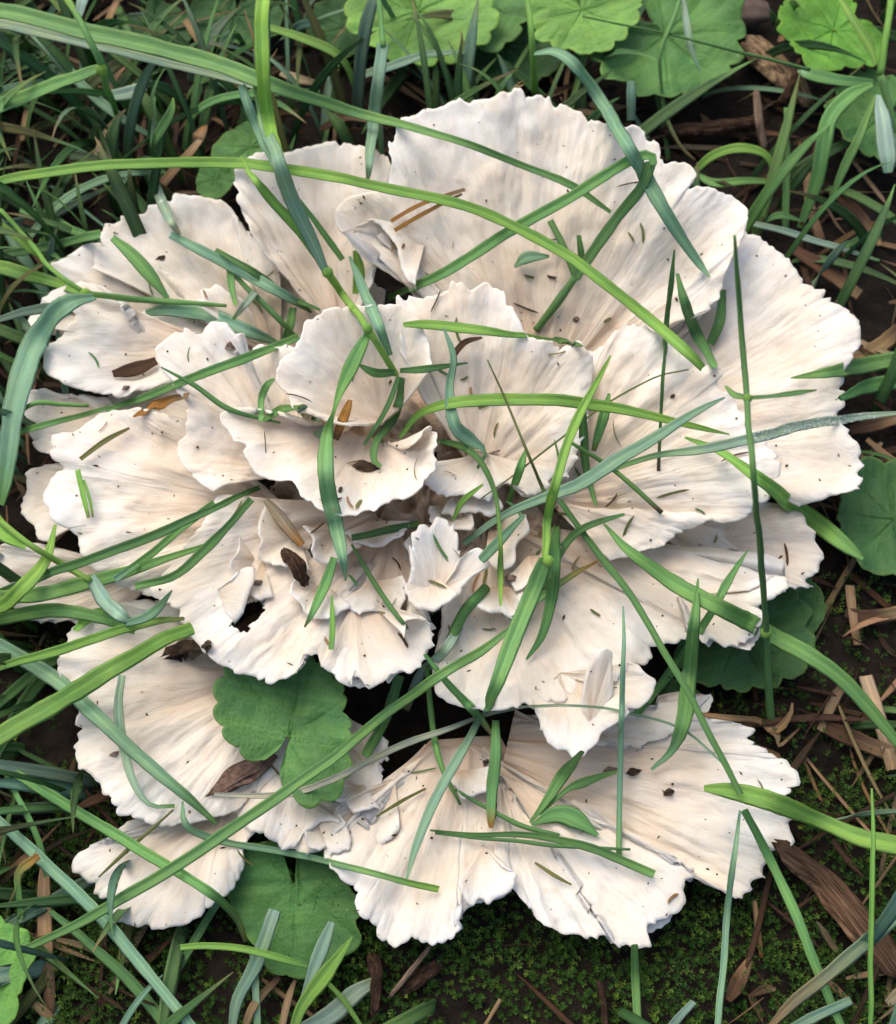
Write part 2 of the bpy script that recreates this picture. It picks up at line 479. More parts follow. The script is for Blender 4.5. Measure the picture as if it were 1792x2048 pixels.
    be = E[cnt[inv] == 1]
    rim = np.stack([be[:, 1], be[:, 0], be[:, 0] + nv, be[:, 1] + nv], 1)
    F = np.vstack([q, qb, rim])
    VV = np.vstack([TV, bot.reshape(-1, 3)])
    # intrinsic colour: creamy towards the root, white margin
    cmix = np.clip(S + 0.18 * sn(U * 0.7, V_ * 0.5, sd_ + 13), 0, 1)
    w1 = np.clip(cmix / 0.5, 0, 1)[..., None]; w2 = np.clip((cmix - 0.55) / (edge * 0.5), 0, 1)[..., None]
    C = (ROOTC * (1 - w1) + MIDC * w1) * (1 - w2) + EDGEC * w2
    if dirt:
        dm = np.clip((0.5 - S) * 1.5 + 0.6 * sn(U * 1.3, V_ * 1.2, sd_ + 14), 0, 1)[..., None] * dirt
        C = C * (1 - dm) + np.array([0.5, 0.36, 0.24]) * dm
    ST = np.stack([U, V_, S * np.ones_like(U) + sd_ * 0.13], -1).reshape(-1, 3)
    o = mesh_obj('frond', VV, F, M_MUSH, mushroom, np.vstack([ST, ST]), np.vstack([C.reshape(-1, 3)] * 2))
    BF.append(q + sum(len(v) for v in BV)); BV.append(TV)
    return o

# base of the mushroom: a lumpy foot the fronds grow from
def lump(name, c, r, hz, mat, seed, parent=None, nu=90, nv=40, rough=0.18, kind=0, origin=None):
    th = np.linspace(0, 2 * np.pi, nu, endpoint=False); ph = np.linspace(0.02, 1, nv)
    TH, PH = np.meshgrid(th, ph, indexing='ij')
    rr = np.sin(PH * np.pi / 2)
    k = 1 + rough * (sn(3 * np.cos(TH) + 9, 3 * np.sin(TH) + PH * 3, seed) + 0.5 * sn(8 * np.cos(TH), 8 * np.sin(TH) + PH * 7, seed + 1))
    X = c[0] + r[0] * rr * np.cos(TH) * k; Y = c[1] + r[1] * rr * np.sin(TH) * k
    Z = c[2] + hz * np.cos(PH * np.pi / 2) * k + 0.12 * hz * sn(X * 2.5, Y * 2.5, seed + 2)
    V = np.stack([X, Y, Z], -1).reshape(-1, 3)
    idx = np.arange(nu * nv).reshape(nu, nv)
    nx = np.roll(idx, -1, 0)
    F = np.stack([idx[:, :-1], idx[:, 1:], nx[:, 1:], nx[:, :-1]], -1).reshape(-1, 4)
    return mesh_obj(name, V, F, mat, parent, origin=origin), V, F

c0 = at(870, 1010, 0)
o, V, F = lump('base', np.array([c0[0], c0[1], -0.6]), (5.4, 4.2), 4.0, M_CORE, 5, mushroom, 160, 60)
BF.append(F + sum(len(v) for v in BV)); BV.append(V)

# --- low inner fronds seen in the gaps
frond("260,660 320,570 420,505 520,475 600,485 680,525 770,570", "720,770", 1.5, 2.1, dirt=0.3)
frond("180,860 200,790 260,745 330,700 430,660", "620,900", 1.9, 2.4, dirt=0.4)
frond("1560,760 1560,900 1540,1000 1480,1080 1400,1130", "1150,950", 1.6, 2.2, dirt=0.4)
frond("700,1650 780,1600 880,1590 980,1600 1080,1620", "860,1480 1000,1470", 0.9, 1.1, dirt=0.8)
# --- back and left tiers (low to high)
frond("60,1080 0,1090 -40,1130 -20,1200 60,1240 150,1248 230,1238", "320,1150", 0.9, 1.4)
frond("140,930 80,928 50,940 50,975 40,1010 60,1050 100,1085", "240,990", 1.2, 1.8)
frond("210,790 150,790 100,777 60,785 45,820 60,850 70,893 100,905 160,900", "270,860", 1.6, 2.2)
frond("60,660 70,610 110,570 98,525 150,500 200,490 240,500 300,520 350,560", "430,720", 1.4, 2.4, dirt=0.2)
frond("180,530 200,462 240,432 300,408 340,393 400,390 445,400 472,430 500,462 560,480", "560,720", 1.6, 3.0, dirt=0.25)
frond("500,462 475,390 470,345 510,310 590,297 640,280 690,277 720,290 775,315 784,350 765,420 745,520 722,590", "690,690", 2.0, 4.0)
frond("200,590 150,610 130,640 120,668 90,690 80,720 100,750 150,772 220,787 290,777 350,760", "480,700", 2.0, 2.9, dirt=0.15)
frond("812,550 795,500 782,470 740,440 700,462 672,440 668,418 692,390 760,375 782,340 780,290 800,240 840,215 880,210 905,195 960,190 1000,185 1040,182 1080,192 1120,200 1160,215 1190,235 1240,240 1290,250 1320,285 1327,312 1380,320 1392,360 1440,372 1480,390 1497,430 1482,480 1452,540 1440,585 1400,610", "1040,770 1130,760", 2.3, [4.6, 5.0, 5.6, 6.0, 6.2, 6.0, 5.6, 5.0, 4.4], p=1.25, ridge=1.35, rows=64)
frond("1440,540 1480,462 1530,475 1580,520 1620,572 1680,610 1715,650 1720,690 1688,742 1692,800 1678,830 1700,870 1730,930 1715,970 1640,1000 1600,1010", "1180,900", 1.8, 3.3, rows=56, ridge=1.2)
frond("1430,990 1560,1005 1620,1040 1645,1085 1645,1130 1630,1160 1600,1172 1560,1168 1500,1155", "1300,1085", 1.7, 2.5, dirt=0.35)
# --- lower tier in front
frond("330,1200 200,1205 160,1230 135,1270 120,1330 130,1372 162,1440 150,1490 170,1550 232,1600 252,1625 320,1645 400,1640 470,1620 540,1560 620,1500", "570,1340", 1.5, [2.2, 2.0, 1.8, 1.5], dirt=0.45, rows=52)
frond("440,1560 480,1640 560,1695 640,1695 710,1650 765,1580 780,1480", "640,1400", 1.2, 1.5, dirt=0.8)
frond("530,1650 492,1690 480,1742 430,1800 382,1840 300,1857 240,1842 220,1800 170,1770 150,1732 160,1702 210,1680 250,1640", "450,1600", 1.0, 1.3, dirt=0.3)
frond("1190,1484 1270,1492 1330,1470 1370,1435 1400,1402 1417,1388 1418,1412 1405,1432 1450,1440 1500,1455 1508,1490 1560,1512 1590,1572 1562,1592 1583,1640 1580,1690 1530,1720 1535,1760 1490,1787 1440,1780 1370,1750 1330,1722", "1030,1420 1000,1550", 1.2, 1.9, rows=56, ridge=1.2, dirt=0.3)
frond("1325,1708 1392,1747 1368,1770 1365,1812 1300,1855 1290,1890 1240,1897 1220,1880 1150,1870 1080,1840 1045,1800 1020,1775 985,1772", "930,1490 1000,1500", 1.2, 1.9, rows=52, dirt=0.2)
frond("740,1590 715,1650 645,1690 662,1735 690,1762 722,1790 722,1822 740,1850 772,1877 830,1885 862,1890 912,1870 920,1830 955,1805 990,1800 1025,1782", "850,1490 960,1500", 1.1, 1.7, rows=52, dirt=0.25)
frond("690,1600 650,1640 640,1690 690,1700 760,1690 800,1660", "790,1560", 1.4, 1.8, dirt=0.4)
# --- middle tier
frond("400,865 380,842 300,822 215,815 175,832 150,852 105,870 105,905 130,932 105,950 92,1000 110,1040 150,1065 165,1110 185,1140 260,1180 330,1195", "580,1020", 2.8, [3.6, 3.5, 3.2, 2.8], rows=56, dirt=0.2)
frond("1420,1118 1520,1145 1572,1133 1576,1170 1530,1200 1520,1240 1500,1287 1450,1292 1395,1272 1340,1292 1280,1325 1220,1358 1150,1392 1065,1407 1000,1420 930,1413 875,1387 865,1325 880,1250 895,1160", "1010,1040 960,1060", 2.6, [3.0, 3.2, 3.3, 3.2, 3.1], rows=64, dirt=0.4, p=1.0)
frond("440,995 390,1060 345,1120 300,1188 345,1212 365,1240 382,1272 420,1310 470,1340 540,1362 590,1345 603,1312 635,1330 680,1360 730,1368 800,1347 850,1312 862,1270 850,1238 828,1235 812,1265", "720,1000 820,1090", 3.0, [3.7, 3.9, 4.0, 3.9, 3.9], rows=60, dirt=0.45, p=1.0,
      holes=("460,1256 484,1212 504,1198 534,1202 516,1238 490,1262", "606,1092 640,1082 650,1105 620,1118"))
frond("468,1245 486,1222 500,1182 511,1145 492,1134 466,1158", "420,1190", 3.75, [3.9, 4.4, 4.1], rows=24, ridge=0.2, ruffle=0.05, jag=0.5)
frond("1180,1362 1228,1366 1268,1325 1292,1342 1312,1362 1298,1400 1250,1432 1210,1460 1190,1490 1140,1505 1092,1482 1075,1440 1060,1398", "1120,1345", 3.2, [3.6, 4.2, 4.1, 3.8, 3.5, 3.3], rows=40, ridge=0.5, ruffle=0.12)
frond("1160,1410 1172,1352 1188,1310 1209,1293 1224,1304 1226,1345 1228,1390", "1180,1445", 3.55, [3.7, 4.5, 4.8, 4.4, 3.8], rows=30, ridge=0.3, ruffle=0.03, jag=0.4, p=1.6)
# --- upper tier
frond("430,978 390,957 360,922 355,885 376,850 370,800 322,740 310,700 325,678 360,650 395,665 420,640 450,640 470,662 482,690 530,680 590,690 625,760", "600,940", 3.7, [4.2, 4.8, 5.2, 5.4, 5.2], rows=52)
frond("1170,800 1178,705 1210,680 1250,640 1280,648 1320,662 1370,680 1390,722 1450,738 1440,770 1490,800 1500,850 1545,890 1555,940 1520,975 1530,1000 1480,1035 1420,1040 1370,1058 1300,1092 1220,1120", "1100,1000", 3.5, [5.0, 5.3, 5.2, 4.8, 4.4, 4.0], rows=60, ridge=1.1)
frond("800,700 792,600 803,585 870,590 905,570 960,565 1003,577 1030,620 1045,663 1110,680 1165,695 1187,725 1180,800 1165,880 1135,950 1095,985 1050,990", "940,930 990,950", 3.9, [5.8, 6.2, 5.8, 5.0, 4.6], rows=52)
frond("1120,940 1090,978 1050,985 1010,965 985,1000 940,990 880,985 845,960 852,925", "950,900 1000,900", 4.2, 4.7, rows=32, dirt=0.3)
frond("700,845 640,832 592,820 575,790 553,760 560,718 600,680 612,640 650,622 690,615 740,608 790,605 822,620 850,660 865,730", "770,840", 4.7, [6.2, 6.6, 6.6, 6.2], rows=48)
frond("590,835 520,820 470,818 440,832 455,862 480,892 520,940 580,960 600,990 650,1020 700,1027 760,1010 820,985 862,940 868,895 876,866 850,852 822,885", "660,850 780,890", 4.5, [5.4, 5.9, 6.0, 6.0, 6.2], rows=44, dirt=0.25, p=1.6)
frond("836,1218 816,1192 812,1165 825,1140 820,1100 820,1070 858,1047 890,1025 913,1058 922,1110 926,1160", "868,1212 884,1208", 4.2, [4.4, 4.8, 5.2, 5.1, 4.6], rows=36, ruffle=0.08, ridge=0.6)
frond("915,1130 928,1108 960,1090 982,1125 945,1152 918,1190", "880,1180", 4.4, [4.9, 5.0, 4.6], rows=26, ruffle=0.06, ridge=0.4)
frond("806,1166 812,1190 824,1208 862,1222 900,1206 916,1188", "856,1160 880,1158", 4.4, [4.8, 4.9, 4.8], rows=26, ruffle=0.06, ridge=0.4)

frond("690,458 715,446 745,438 782,470 797,505 806,545 830,565", "860,440", 4.2, 5.1, rows=28, ridge=0.25, ruffle=0.08, jag=0.5)
frond("1500,1180 1558,1150 1578,1172 1532,1202 1522,1242 1500,1287 1450,1292 1395,1272 1385,1250", "1360,1190", 3.0, 3.8, rows=32, ridge=0.6)
frond("1235,1850 1300,1862 1365,1815 1372,1770 1394,1748 1335,1720", "1180,1660", 1.1, 1.55, rows=36, ridge=0.6)
frond("915,1770 945,1806 985,1802 1022,1782 1040,1755 1012,1738", "965,1690", 1.6, 2.2, rows=24, ridge=0.6)
frond("640,1330 690,1364 750,1370 812,1346 857,1300 864,1262 846,1236 820,1240 808,1270", "700,1215 740,1200", 3.8, [4.1, 4.3, 4.6, 5.0], rows=36, ridge=0.7)
frond("70,650 80,602 118,572 165,556 205,572 240,600 270,640", "300,690", 2.2, 3.0, rows=30, ridge=0.7)
frond("395,610 398,580 430,568 470,585 500,620", "520,690", 2.4, 3.4, rows=26, ridge=0.7)
frond("560,1700 595,1690 610,1665 650,1640 690,1650 700,1690 660,1712", "620,1600", 1.3, 1.9, rows=24, ridge=0.6, dirt=0.4)
frond("880,1020 905,1035 940,1020 985,1030 1010,1010", "950,940", 3.8, 4.2, rows=20, dirt=0.9)
# frills crowding the centre
def frill(cx, cy, rad, ang, span=160, zr=3.4, ze=4.0, dirt=0.55):
    rr_ = random.Random(int(cx * 7 + cy))
    q = []
    for k in range(7):
        a = math.radians(ang - span / 2 + span * k / 6)
        R_ = rad * rr_.uniform(0.75, 1.2)
        q.append("%.0f,%.0f" % (cx + R_ * math.cos(a), cy - R_ * math.sin(a)))
    frond(" ".join(q), "%d,%d %d,%d" % (cx - 8, cy, cx + 8, cy), zr, [ze - 0.1, ze + 0.25, ze - 0.1, ze + 0.2, ze], rows=24, ruffle=0.2, ridge=0.9, dirt=dirt)
for a in ((590, 1070, 78, 215), (672, 1062, 62, -110), (752, 1040, 66, -80), (846, 1050, 58, -60), (640, 1165, 66, -115), (752, 1160, 72, -70),
          (985, 1062, 66, -25), (1062, 1112, 62, -60), (1000, 1172, 66, -85), (905, 1012, 52, -100), (520, 1120, 66, -150), (700, 960, 46, 20), (820, 930, 44, 150)):
    frill(*a)
for a in ((640, 1640, 52, -60), (720, 1570, 56, -130), (930, 1540, 50, -70)):
    frill(*a, zr=1.4, ze=1.9, dirt=0.7)
BVall = np.vstack(BV); BFall = np.vstack(BF)
BVH = BVHTree.FromPolygons([tuple(v) for v in BVall], [tuple(int(i) for i in f) for f in BFall])

def surf(px, py):
    """height of whatever one sees first at this pixel: mushroom or soil"""
    d = ray(px, py)
    h = BVH.ray_cast(Vector(CAM), Vector(d))
    return h[0].z if h[0] is not None else 0.0

# ------------------------------------------------------------------ blades and stems
CC = dict(br=(0.27, 0.52, 0.12), mid=(0.21, 0.44, 0.15), dk=(0.125, 0.285, 0.10), bl=(0.27, 0.48, 0.32), pb=(0.39, 0.56, 0.45),
          yl=(0.31, 0.55, 0.11), ol=(0.2, 0.23, 0.085), tan=(0.38, 0.26, 0.145), pale=(0.55, 0.44, 0.30), brn=(0.11, 0.06, 0.035), org=(0.46, 0.23, 0.06), wh=(0.6, 0.62, 0.5))
CDIR = -FWD

def frames(P):
    T = np.gradient(P, axis=0); T /= np.maximum(np.linalg.norm(T, axis=1, keepdims=True), 1e-9)
    return T

def ribbon(P, W, col0, col1, twist=0.0, fold=0.18, seed=0, normal=None, th=0.018, tipstart=0.8, na=7, cs=None):
    """closed thin blade along points P (n,3) with full widths W (cm)"""
    n = len(P)
    T = frames(P)
    nm = CDIR if normal is None else np.asarray(normal, float)
    Nn = nm[None, :] - (T @ nm)[:, None] * T
    bad = np.linalg.norm(Nn, axis=1) < 0.15
    Nn[bad] += np.array([0.3, -0.5, 0.2])
    Nn /= np.linalg.norm(Nn, axis=1, keepdims=True)
    B = np.cross(T, Nn)
    tw = np.interp(np.linspace(0, 1, n), np.linspace(0, 1, len(twist)), twist) if hasattr(twist, '__len__') else np.full(n, twist)
    tw = np.radians(tw)
    B2 = B * np.cos(tw)[:, None] + Nn * np.sin(tw)[:, None]
    N2 = np.cross(B2, T)
    N2 *= np.sign((N2 * Nn).sum(1, keepdims=True) + 1e-9)
    x = np.linspace(-0.5, 0.5, na)
    hgt = fold * np.abs(x) - fold * 0.25
    Wc = W[:, None]
    top = P[:, None, :] + B2[:, None, :] * (x[None, :] * Wc)[..., None] + N2[:, None, :] * (hgt[None, :] * Wc)[..., None]
    xb = x[1:-1][::-1]; hb = hgt[1:-1][::-1]
    thk = np.minimum(th, W * 0.3)[:, None, None]
    bot = P[:, None, :] + B2[:, None, :] * (xb[None, :] * Wc)[..., None] + N2[:, None, :] * ((hb[None, :] * Wc)[..., None] - thk)
    ring = np.concatenate([top, bot], 1)
    m = ring.shape[1]
    V = ring.reshape(-1, 3)
    idx = np.arange(n * m).reshape(n, m); nx = np.roll(idx, -1, 1)
    F = np.stack([idx[:-1], nx[:-1], nx[1:], idx[1:]], -1).reshape(-1, 4)
    al = np.concatenate([[0], np.cumsum(np.linalg.norm(np.diff(P, axis=0), axis=1))])
    xs = np.concatenate([x, xb]) + 0.5
    ST = np.stack(np.broadcast_arrays(xs[None, :], al[:, None], seed * 0.731 % 10), -1).reshape(-1, 3)
    v = np.linspace(0, 1, n)
    k = np.clip((v - tipstart) / max(1e-3, 1 - tipstart), 0, 1)[:, None]
    c = np.array(col0) * (1 - k) + np.array(col1) * k
    mid = 1 + 0.28 * np.exp(-((xs - 0.5) / 0.07) ** 2)
    C = (c[:, None, :] * mid[None, :, None]).reshape(-1, 3)
    return V, F, ST, C

def tube(P, W, col0, col1, seed=0, m=8, tipstart=0.7):
    n = len(P); T = frames(P)
    ref = np.array([0.31, 0.2, 0.93])
    A = np.cross(T, ref); A /= np.linalg.norm(A, axis=1, keepdims=True); B = np.cross(T, A)
    a = np.linspace(0, 2 * np.pi, m, endpoint=False)
    ring = P[:, None, :] + (A[:, None, :] * np.cos(a)[None, :, None] + B[:, None, :] * np.sin(a)[None, :, None]) * (W / 2)[:, None, None]
    V = ring.reshape(-1, 3)
    idx = np.arange(n * m).reshape(n, m); nx = np.roll(idx, -1, 1)
    F = np.stack([idx[:-1], nx[:-1], nx[1:], idx[1:]], -1).reshape(-1, 4)
    F = [tuple(f) for f in F] + [tuple(idx[0][::-1]), tuple(idx[-1])]
    al = np.concatenate([[0], np.cumsum(np.linalg.norm(np.diff(P, axis=0), axis=1))])
    ST = np.stack(np.broadcast_arrays((a / np.pi)[None, :] % 2, al[:, None], seed * 0.731 % 10), -1).reshape(-1, 3)
    k = np.clip((np.linspace(0, 1, n) - tipstart) / max(1e-3, 1 - tipstart), 0, 1)[:, None]
    C = np.repeat((np.array(col0) * (1 - k) + np.array(col1) * k), m, 0)
    return V, F, ST, C

bseed = [0]

def place(spec, ground_end=None):
    """'x,y,lift,width ...' in photo pixels, lift in cm above what lies there -> points, widths in cm"""
    q = parse(spec)
    P, W = [], []
    for (x, y, h, wd) in q:
        zz = surf(min(max(x, 0), 1791), min(max(y, 0), 2047)) if (0 <= x <= 1792 and 0 <= y <= 2048) else 0.0
        p = at(x, y, zz + h)
        P.append(p); W.append(wd * px_cm(p) * (0.78 if wd > 16 else 0.92))
    P = np.array(P); W = np.array(W)
    def tail(a, b, wa):                 # blade runs on beyond the picture and down into the soil
        d = a - b; d[2] = 0; d /= max(1e-6, np.linalg.norm(d))
        L = 1.6 + 0.9 * max(a[2], 0.3)
        p1 = a + d * L * 0.55; p1[2] = a[2] * 0.6
        p2 = a + d * L; p2[2] = -0.35
        return [p1, p2]
    if ground_end == 'start':
        t = tail(P[0].copy(), P[1].copy(), W[0]); P = np.vstack([t[1], t[0], P]); W = np.concatenate([[W[0] * 0.7, W[0]], W])
    if ground_end == 'end':
        t = tail(P[-1].copy(), P[-2].copy(), W[-1]); P = np.vstack([P, t[0], t[1]]); W = np.concatenate([W, [W[-1], W[-1] * 0.7]])
    return P, W

def make(spec, col, tip=None, twist=0, fold=0.2, ge=None, stem=False, tipstart=0.8, n=None, jit=1.0, lift=True):
    P, W = place(spec, ge)
    L = np.linalg.norm(np.diff(P, axis=0), axis=1).sum()
    n = n or int(max(16, min(70, L * 4)))
    PW = catmull(np.column_stack([P, W]), n)
    P, W = PW[:, :3], np.maximum(PW[:, 3], 0.02)
    bseed[0] += 1
    sdd = bseed[0]
    # small natural waver
    k = np.linspace(0, 1, n)
    P = P + 0.035 * jit * np.stack([sn(k * L * 0.8, 0.3, sdd), sn(k * L * 0.8, 5.3, sdd), 0.6 * sn(k * L * 0.8, 9.3, sdd)], 1)
    if lift:
        sh = np.zeros(n)
        dirs = np.zeros((n, 3))
        for q in range(n):
            d = P[q] - CAM; dl = np.linalg.norm(d); d = d / dl; dirs[q] = -d
            hit = BVH.ray_cast(Vector(CAM), Vector(d))
            if hit[0] is not None and hit[3] < dl + 0.06:
                sh[q] = min(dl + 0.10 - hit[3], 1.6)
        sm = np.convolve(np.pad(sh, 4, mode='edge'), np.ones(9) / 9, 'valid')
        sh = np.maximum(sh, sm)
        sh = np.maximum(sh, np.convolve(np.pad(sh, 1, mode='edge'), np.ones(3) / 3, 'valid'))
        P = P + dirs * sh[:, None]
    W = W * (1 + 0.06 * sn(k * L * 1.5, 2.2, sdd) + 0.05 * sn(k * L * 5, 4.2, sdd))
    r = random.Random(sdd)
    c = np.array(CC[col]) * (0.88 + 0.24 * r.random()) * np.array([0.92 + 0.16 * r.random(), 1, 0.92 + 0.16 * r.random()])
    t = np.array(CC[tip]) if tip else c
    if stem:
        return tube(P, W, c, t, sdd, tipstart=tipstart), P
    return ribbon(P, W, c, t, twist, fold, sdd, tipstart=tipstart), P

G_BL = 'grass blades lying over the mushroom'

def blade(label, spec, col='mid', tip=None, twist=0, fold=0.2, ge=None, tipstart=0.8, mat=None, name='grass_leaf', cat='grass blade', group=None, stem=False, lift=True):
    (V, F, ST, C), P = make(spec, col, tip, twist, fold, ge, stem, tipstart, lift=lift)
    org = P[int(np.argmin(P[:, 2]))]
    o = mesh_obj(name, V, F, mat or M_GRASS, None, ST, C, origin=org)
    return tag(o, label, cat, group)

def stalk(label, base, parts, name='grass_stalk', cat='grass stalk', mat=None):
    """parts: list of (kind, spec, kwargs); kind stem / blade / node"""
    b = at(base[0], base[1], base[2])
    t = empty(name, b)
    tag(t, label, cat)
    for kind, spec, kw in parts:
        if kind == 'node':
            x, y, h, wd = parse(spec)[0]
            p = at(x, y, surf(x, y) + h)
            r = wd * px_cm(p) / 2
            Pn = np.array([p + np.array([0, 0, 1]) * r * q for q in (-1, -0.6, 0, 0.6, 1)])
            V, F, ST, C = tube(Pn, np.array([0.5, 1.6, 2, 1.6, 0.5]) * r, CC[kw.get('col', 'yl')], CC[kw.get('col', 'yl')])
            mesh_obj('node', V, F, mat or M_GRASS, t, ST, C)
        else:
            (V, F, ST, C), P = make(spec, stem=(kind == 'stem'), **kw)
            mesh_obj(kind, V, F, mat or M_GRASS, t, ST, C)
    return t

# ---- long blades crossing the mushroom
blade('long two-tone green blade slanting from dense grass down over the tallest white fan',
      "-10,22,5,44 150,58,5.5,46 400,118,6,44 540,170,6.5,40 735,232,4.5,28 896,276,2.6,20 1040,330,1.6,18 1150,375,1.2,16 1222,425,0.8,8", 'mid', None, [10, 0, -5], 0.35, 'start')
blade('pale blue-green blade lying just under the long two-tone blade',
      "-10,48,4,26 150,82,4.6,24 300,118,5,22 430,150,5.2,18 520,180,5.2,6", 'pb', None, 0, 0.2, 'start')
blade('very long light green blade arching from dense grass across the tall fans',
      "-10,366,4,24 150,338,4.5,27 300,326,5,28 480,327,4.5,29 650,350,3.4,29 750,371,3,28 896,402,2.2,27 1000,440,2,28 1120,502,2,29 1200,560,2.2,29 1300,640,2,30 1370,700,1.2,30 1405,738,0.6,20", 'br', None, [0, 5, 0], 0.28, 'start')
blade('broad blue-green blade arching down from the ivy leaves over the tallest fan',
      "1068,108,6,12 1110,104,6.5,30 1152,132,6.5,36 1200,200,5,38 1250,285,2.5,38 1290,352,1.6,38 1325,415,1.4,36 1365,480,1,28 1400,530,0.6,16 1420,556,0.3,4", 'bl', None, [25, 0, 0, -10], 0.15)
stalk('bent grass stalk folded over at a sharp elbow on the tall fan', (1075, 660, 2.5), [
    ('stem', "1073,660,0.1,20 1110,610,0.3,22 1150,555,0.6,20", dict(col='dk', tip='dk')),
    ('blade', "1150,558,0.6,22 1200,485,0.8,28 1240,430,1.0,28 1285,370,1.6,28 1302,325,2.0,26", dict(col='dk', tip='mid')),
    ('blade', "1306,330,2.0,20 1298,310,2.1,26 1250,325,2,28 1150,388,1.8,29 1040,450,1.7,29 940,515,1.7,28 870,555,1.5,26 775,598,0.8,16", dict(col='mid', fold=0.4)),
    ('blade', "1150,555,0.5,18 1130,500,0.4,18 1100,440,0.2,14", dict(col='dk')),
])
blade('thin dark upright blade with a dried brown tip standing against the broad inner fan',
      "1350,500,2.4,4 1342,570,2,16 1332,660,1.2,20 1326,740,1.2,14 1322,830,0.8,10 1317,942,0.1,10", 'dk', 'brn', [20, 50, 30], 0.4, tipstart=0.86)
blade('short dark green blunt blade leaning beside the tip of the very long light green blade',
      "1354,545,1.2,8 1368,605,1.3,26 1395,670,0.9,32 1427,735,0.3,20", 'dk', 'mid', [10, -10], 0.3)
stalk('tall thin dark grass stalk rising toward the viewer before the soil-side fans', (1542, 1452, 0), [
    ('stem', "1542,1452,0.0,24 1532,1265,3.6,17 1520,1100,7,15 1505,950,9,14 1495,797,10.2,13 1480,620,11.5,13 1468,470,12.5,7", dict(col='dk', tip='mid', tipstart=0.5)),
    ('node', "1495,797,10.2,20", dict(col='br')),
    ('node', "1532,1265,3.6,24", dict(col='yl')),
    ('blade', "1495,797,10.2,10 1540,793,10,9 1590,786,9.8,13 1633,780,9.6,3", dict(col='mid', tip='ol')),
    ('blade', "1495,797,10.2,10 1470,790,9.9,16 1450,770,9.6,5", dict(col='mid')),
])
blade('broad green blade reaching in from the soil side over the outermost soil-side fan',
      "1800,718,1.2,44 1740,728,1.2,44 1660,744,0.8,30 1582,756,0.4,3", 'mid', 'mid', 0, 0.2, 'start')
blade('dark blade lying below the broad blade at the outermost soil-side fan',
      "1800,762,1.0,40 1740,772,1.0,38 1690,792,0.6,20 1670,800,0.2,4", 'dk', None, 0, 0.2, 'start')
dewy = blade('dewy frosted pale blade crossing the soil-side fans under the tall thin stalk',
      "1800,824,3.0,8 1700,836,2.6,22 1600,852,2.4,27 1500,878,2.2,28 1400,900,1.6,24 1310,912,1.2,14 1225,938,0.6,10", 'pb', 'mid', 0, 0.3, None, 0.75)
me_ = dewy.data
co_ = np.empty(len(me_.vertices) * 3, np.float32); me_.vertices.foreach_get('co', co_); co_ = co_.reshape(-1, 3) / CM
rd = random.Random(3)
dvv, dff = [], []
ring = 12
nring = len(co_) // ring
for q in range(520):
    f = rd.uniform(0.06, 0.66) * (nring - 2)
    a0 = int(f); fr = f - a0; xx = rd.uniform(0, 5.99); x0 = int(xx); xf = xx - x0
    p = (co_[a0 * ring + x0] * (1 - xf) + co_[a0 * ring + x0 + 1] * xf) * (1 - fr) + (co_[(a0 + 1) * ring + x0] * (1 - xf) + co_[(a0 + 1) * ring + x0 + 1] * xf) * fr
    r_ = rd.uniform(0.012, 0.03)
    b0 = len(dvv)
    for v in ((r_, 0, 0), (0, r_, 0), (-r_, 0, 0), (0, -r_, 0), (0, 0, r_ * 1.3), (0, 0, -r_)):
        dvv.append(p + np.array(v) + np.array([0, 0, 0.01]))
    for t3 in ((0, 1, 4), (1, 2, 4), (2, 3, 4), (3, 0, 4), (1, 0, 5), (2, 1, 5), (3, 2, 5), (0, 3, 5)):
        dff.append(tuple(b0 + i for i in t3))
M_DEW, _n, _l, _b = new_mat('dew')
_b.inputs['Base Color'].default_value = (0.8, 0.86, 0.82, 1); _b.inputs['Roughness'].default_value = 0.15
dw = mesh_obj('dew_drops', np.array(dvv), np.array(dff), M_DEW, dewy, origin=np.zeros(3))
dw['kind'] = 'stuff'
blade('blue-green blade rising from the rosette centre up to the broad inner fan',
      "925,1088,0.4,14 1010,1030,1.6,20 1110,988,2.2,30 1160,968,2.0,36 1240,918,1.8,36 1320,868,1.8,28 1400,820,1.5,18 1450,795,1.2,4", 'bl', None, [0, 15, 0], 0.2)
blade('arched light green blade curving over the middle fans and ending on the broad inner fan',
      "798,876,0.3,10 838,828,0.8,24 900,806,1.4,30 1000,798,1.5,32 1100,801,1.5,32 1200,811,1.4,30 1300,832,1.2,24 1400,857,0.8,12 1458,870,0.4,3", 'br', None, [30, 0, 0], 0.25)
stalk('upright grass stalk standing in the rosette centre with a long blade drooping forward', (1092, 1180, 2.8), [
    ('blade', "1090,1125,2.4,14 1095,1040,2.8,24 1108,980,2.8,26 1128,910,2.6,26 1155,840,2.6,25 1190,770,2.8,18 1222,710,2.8,4", dict(col='br', tip='yl', fold=0.45)),
    ('blade', "1094,1118,2.4,38 1062,1190,2.4,46 1022,1290,2.0,46 990,1380,1.6,34 968,1432,1.2,6", dict(col='mid', tip='bl', fold=0.25)),
    ('node', "1097,1122,2.4,24", dict(col='yl')),
    ('stem', "1092,1180,0.0,18 1097,1122,2.4,16", dict(col='mid')),
    ('blade', "1112,1050,1.4,18 1108,1120,1.0,34 1102,1200,0.7,30 1085,1270,0.5,22 1053,1318,0.2,5", dict(col='dk')),
])
blade('pale narrow blade hanging from the drooping blade down over the moss-side fan',
      "960,1432,1.4,14 918,1512,1.6,26 870,1600,1.2,26 832,1690,0.7,20 811,1768,0.3,3", 'bl', None, [10, -20], 0.25)
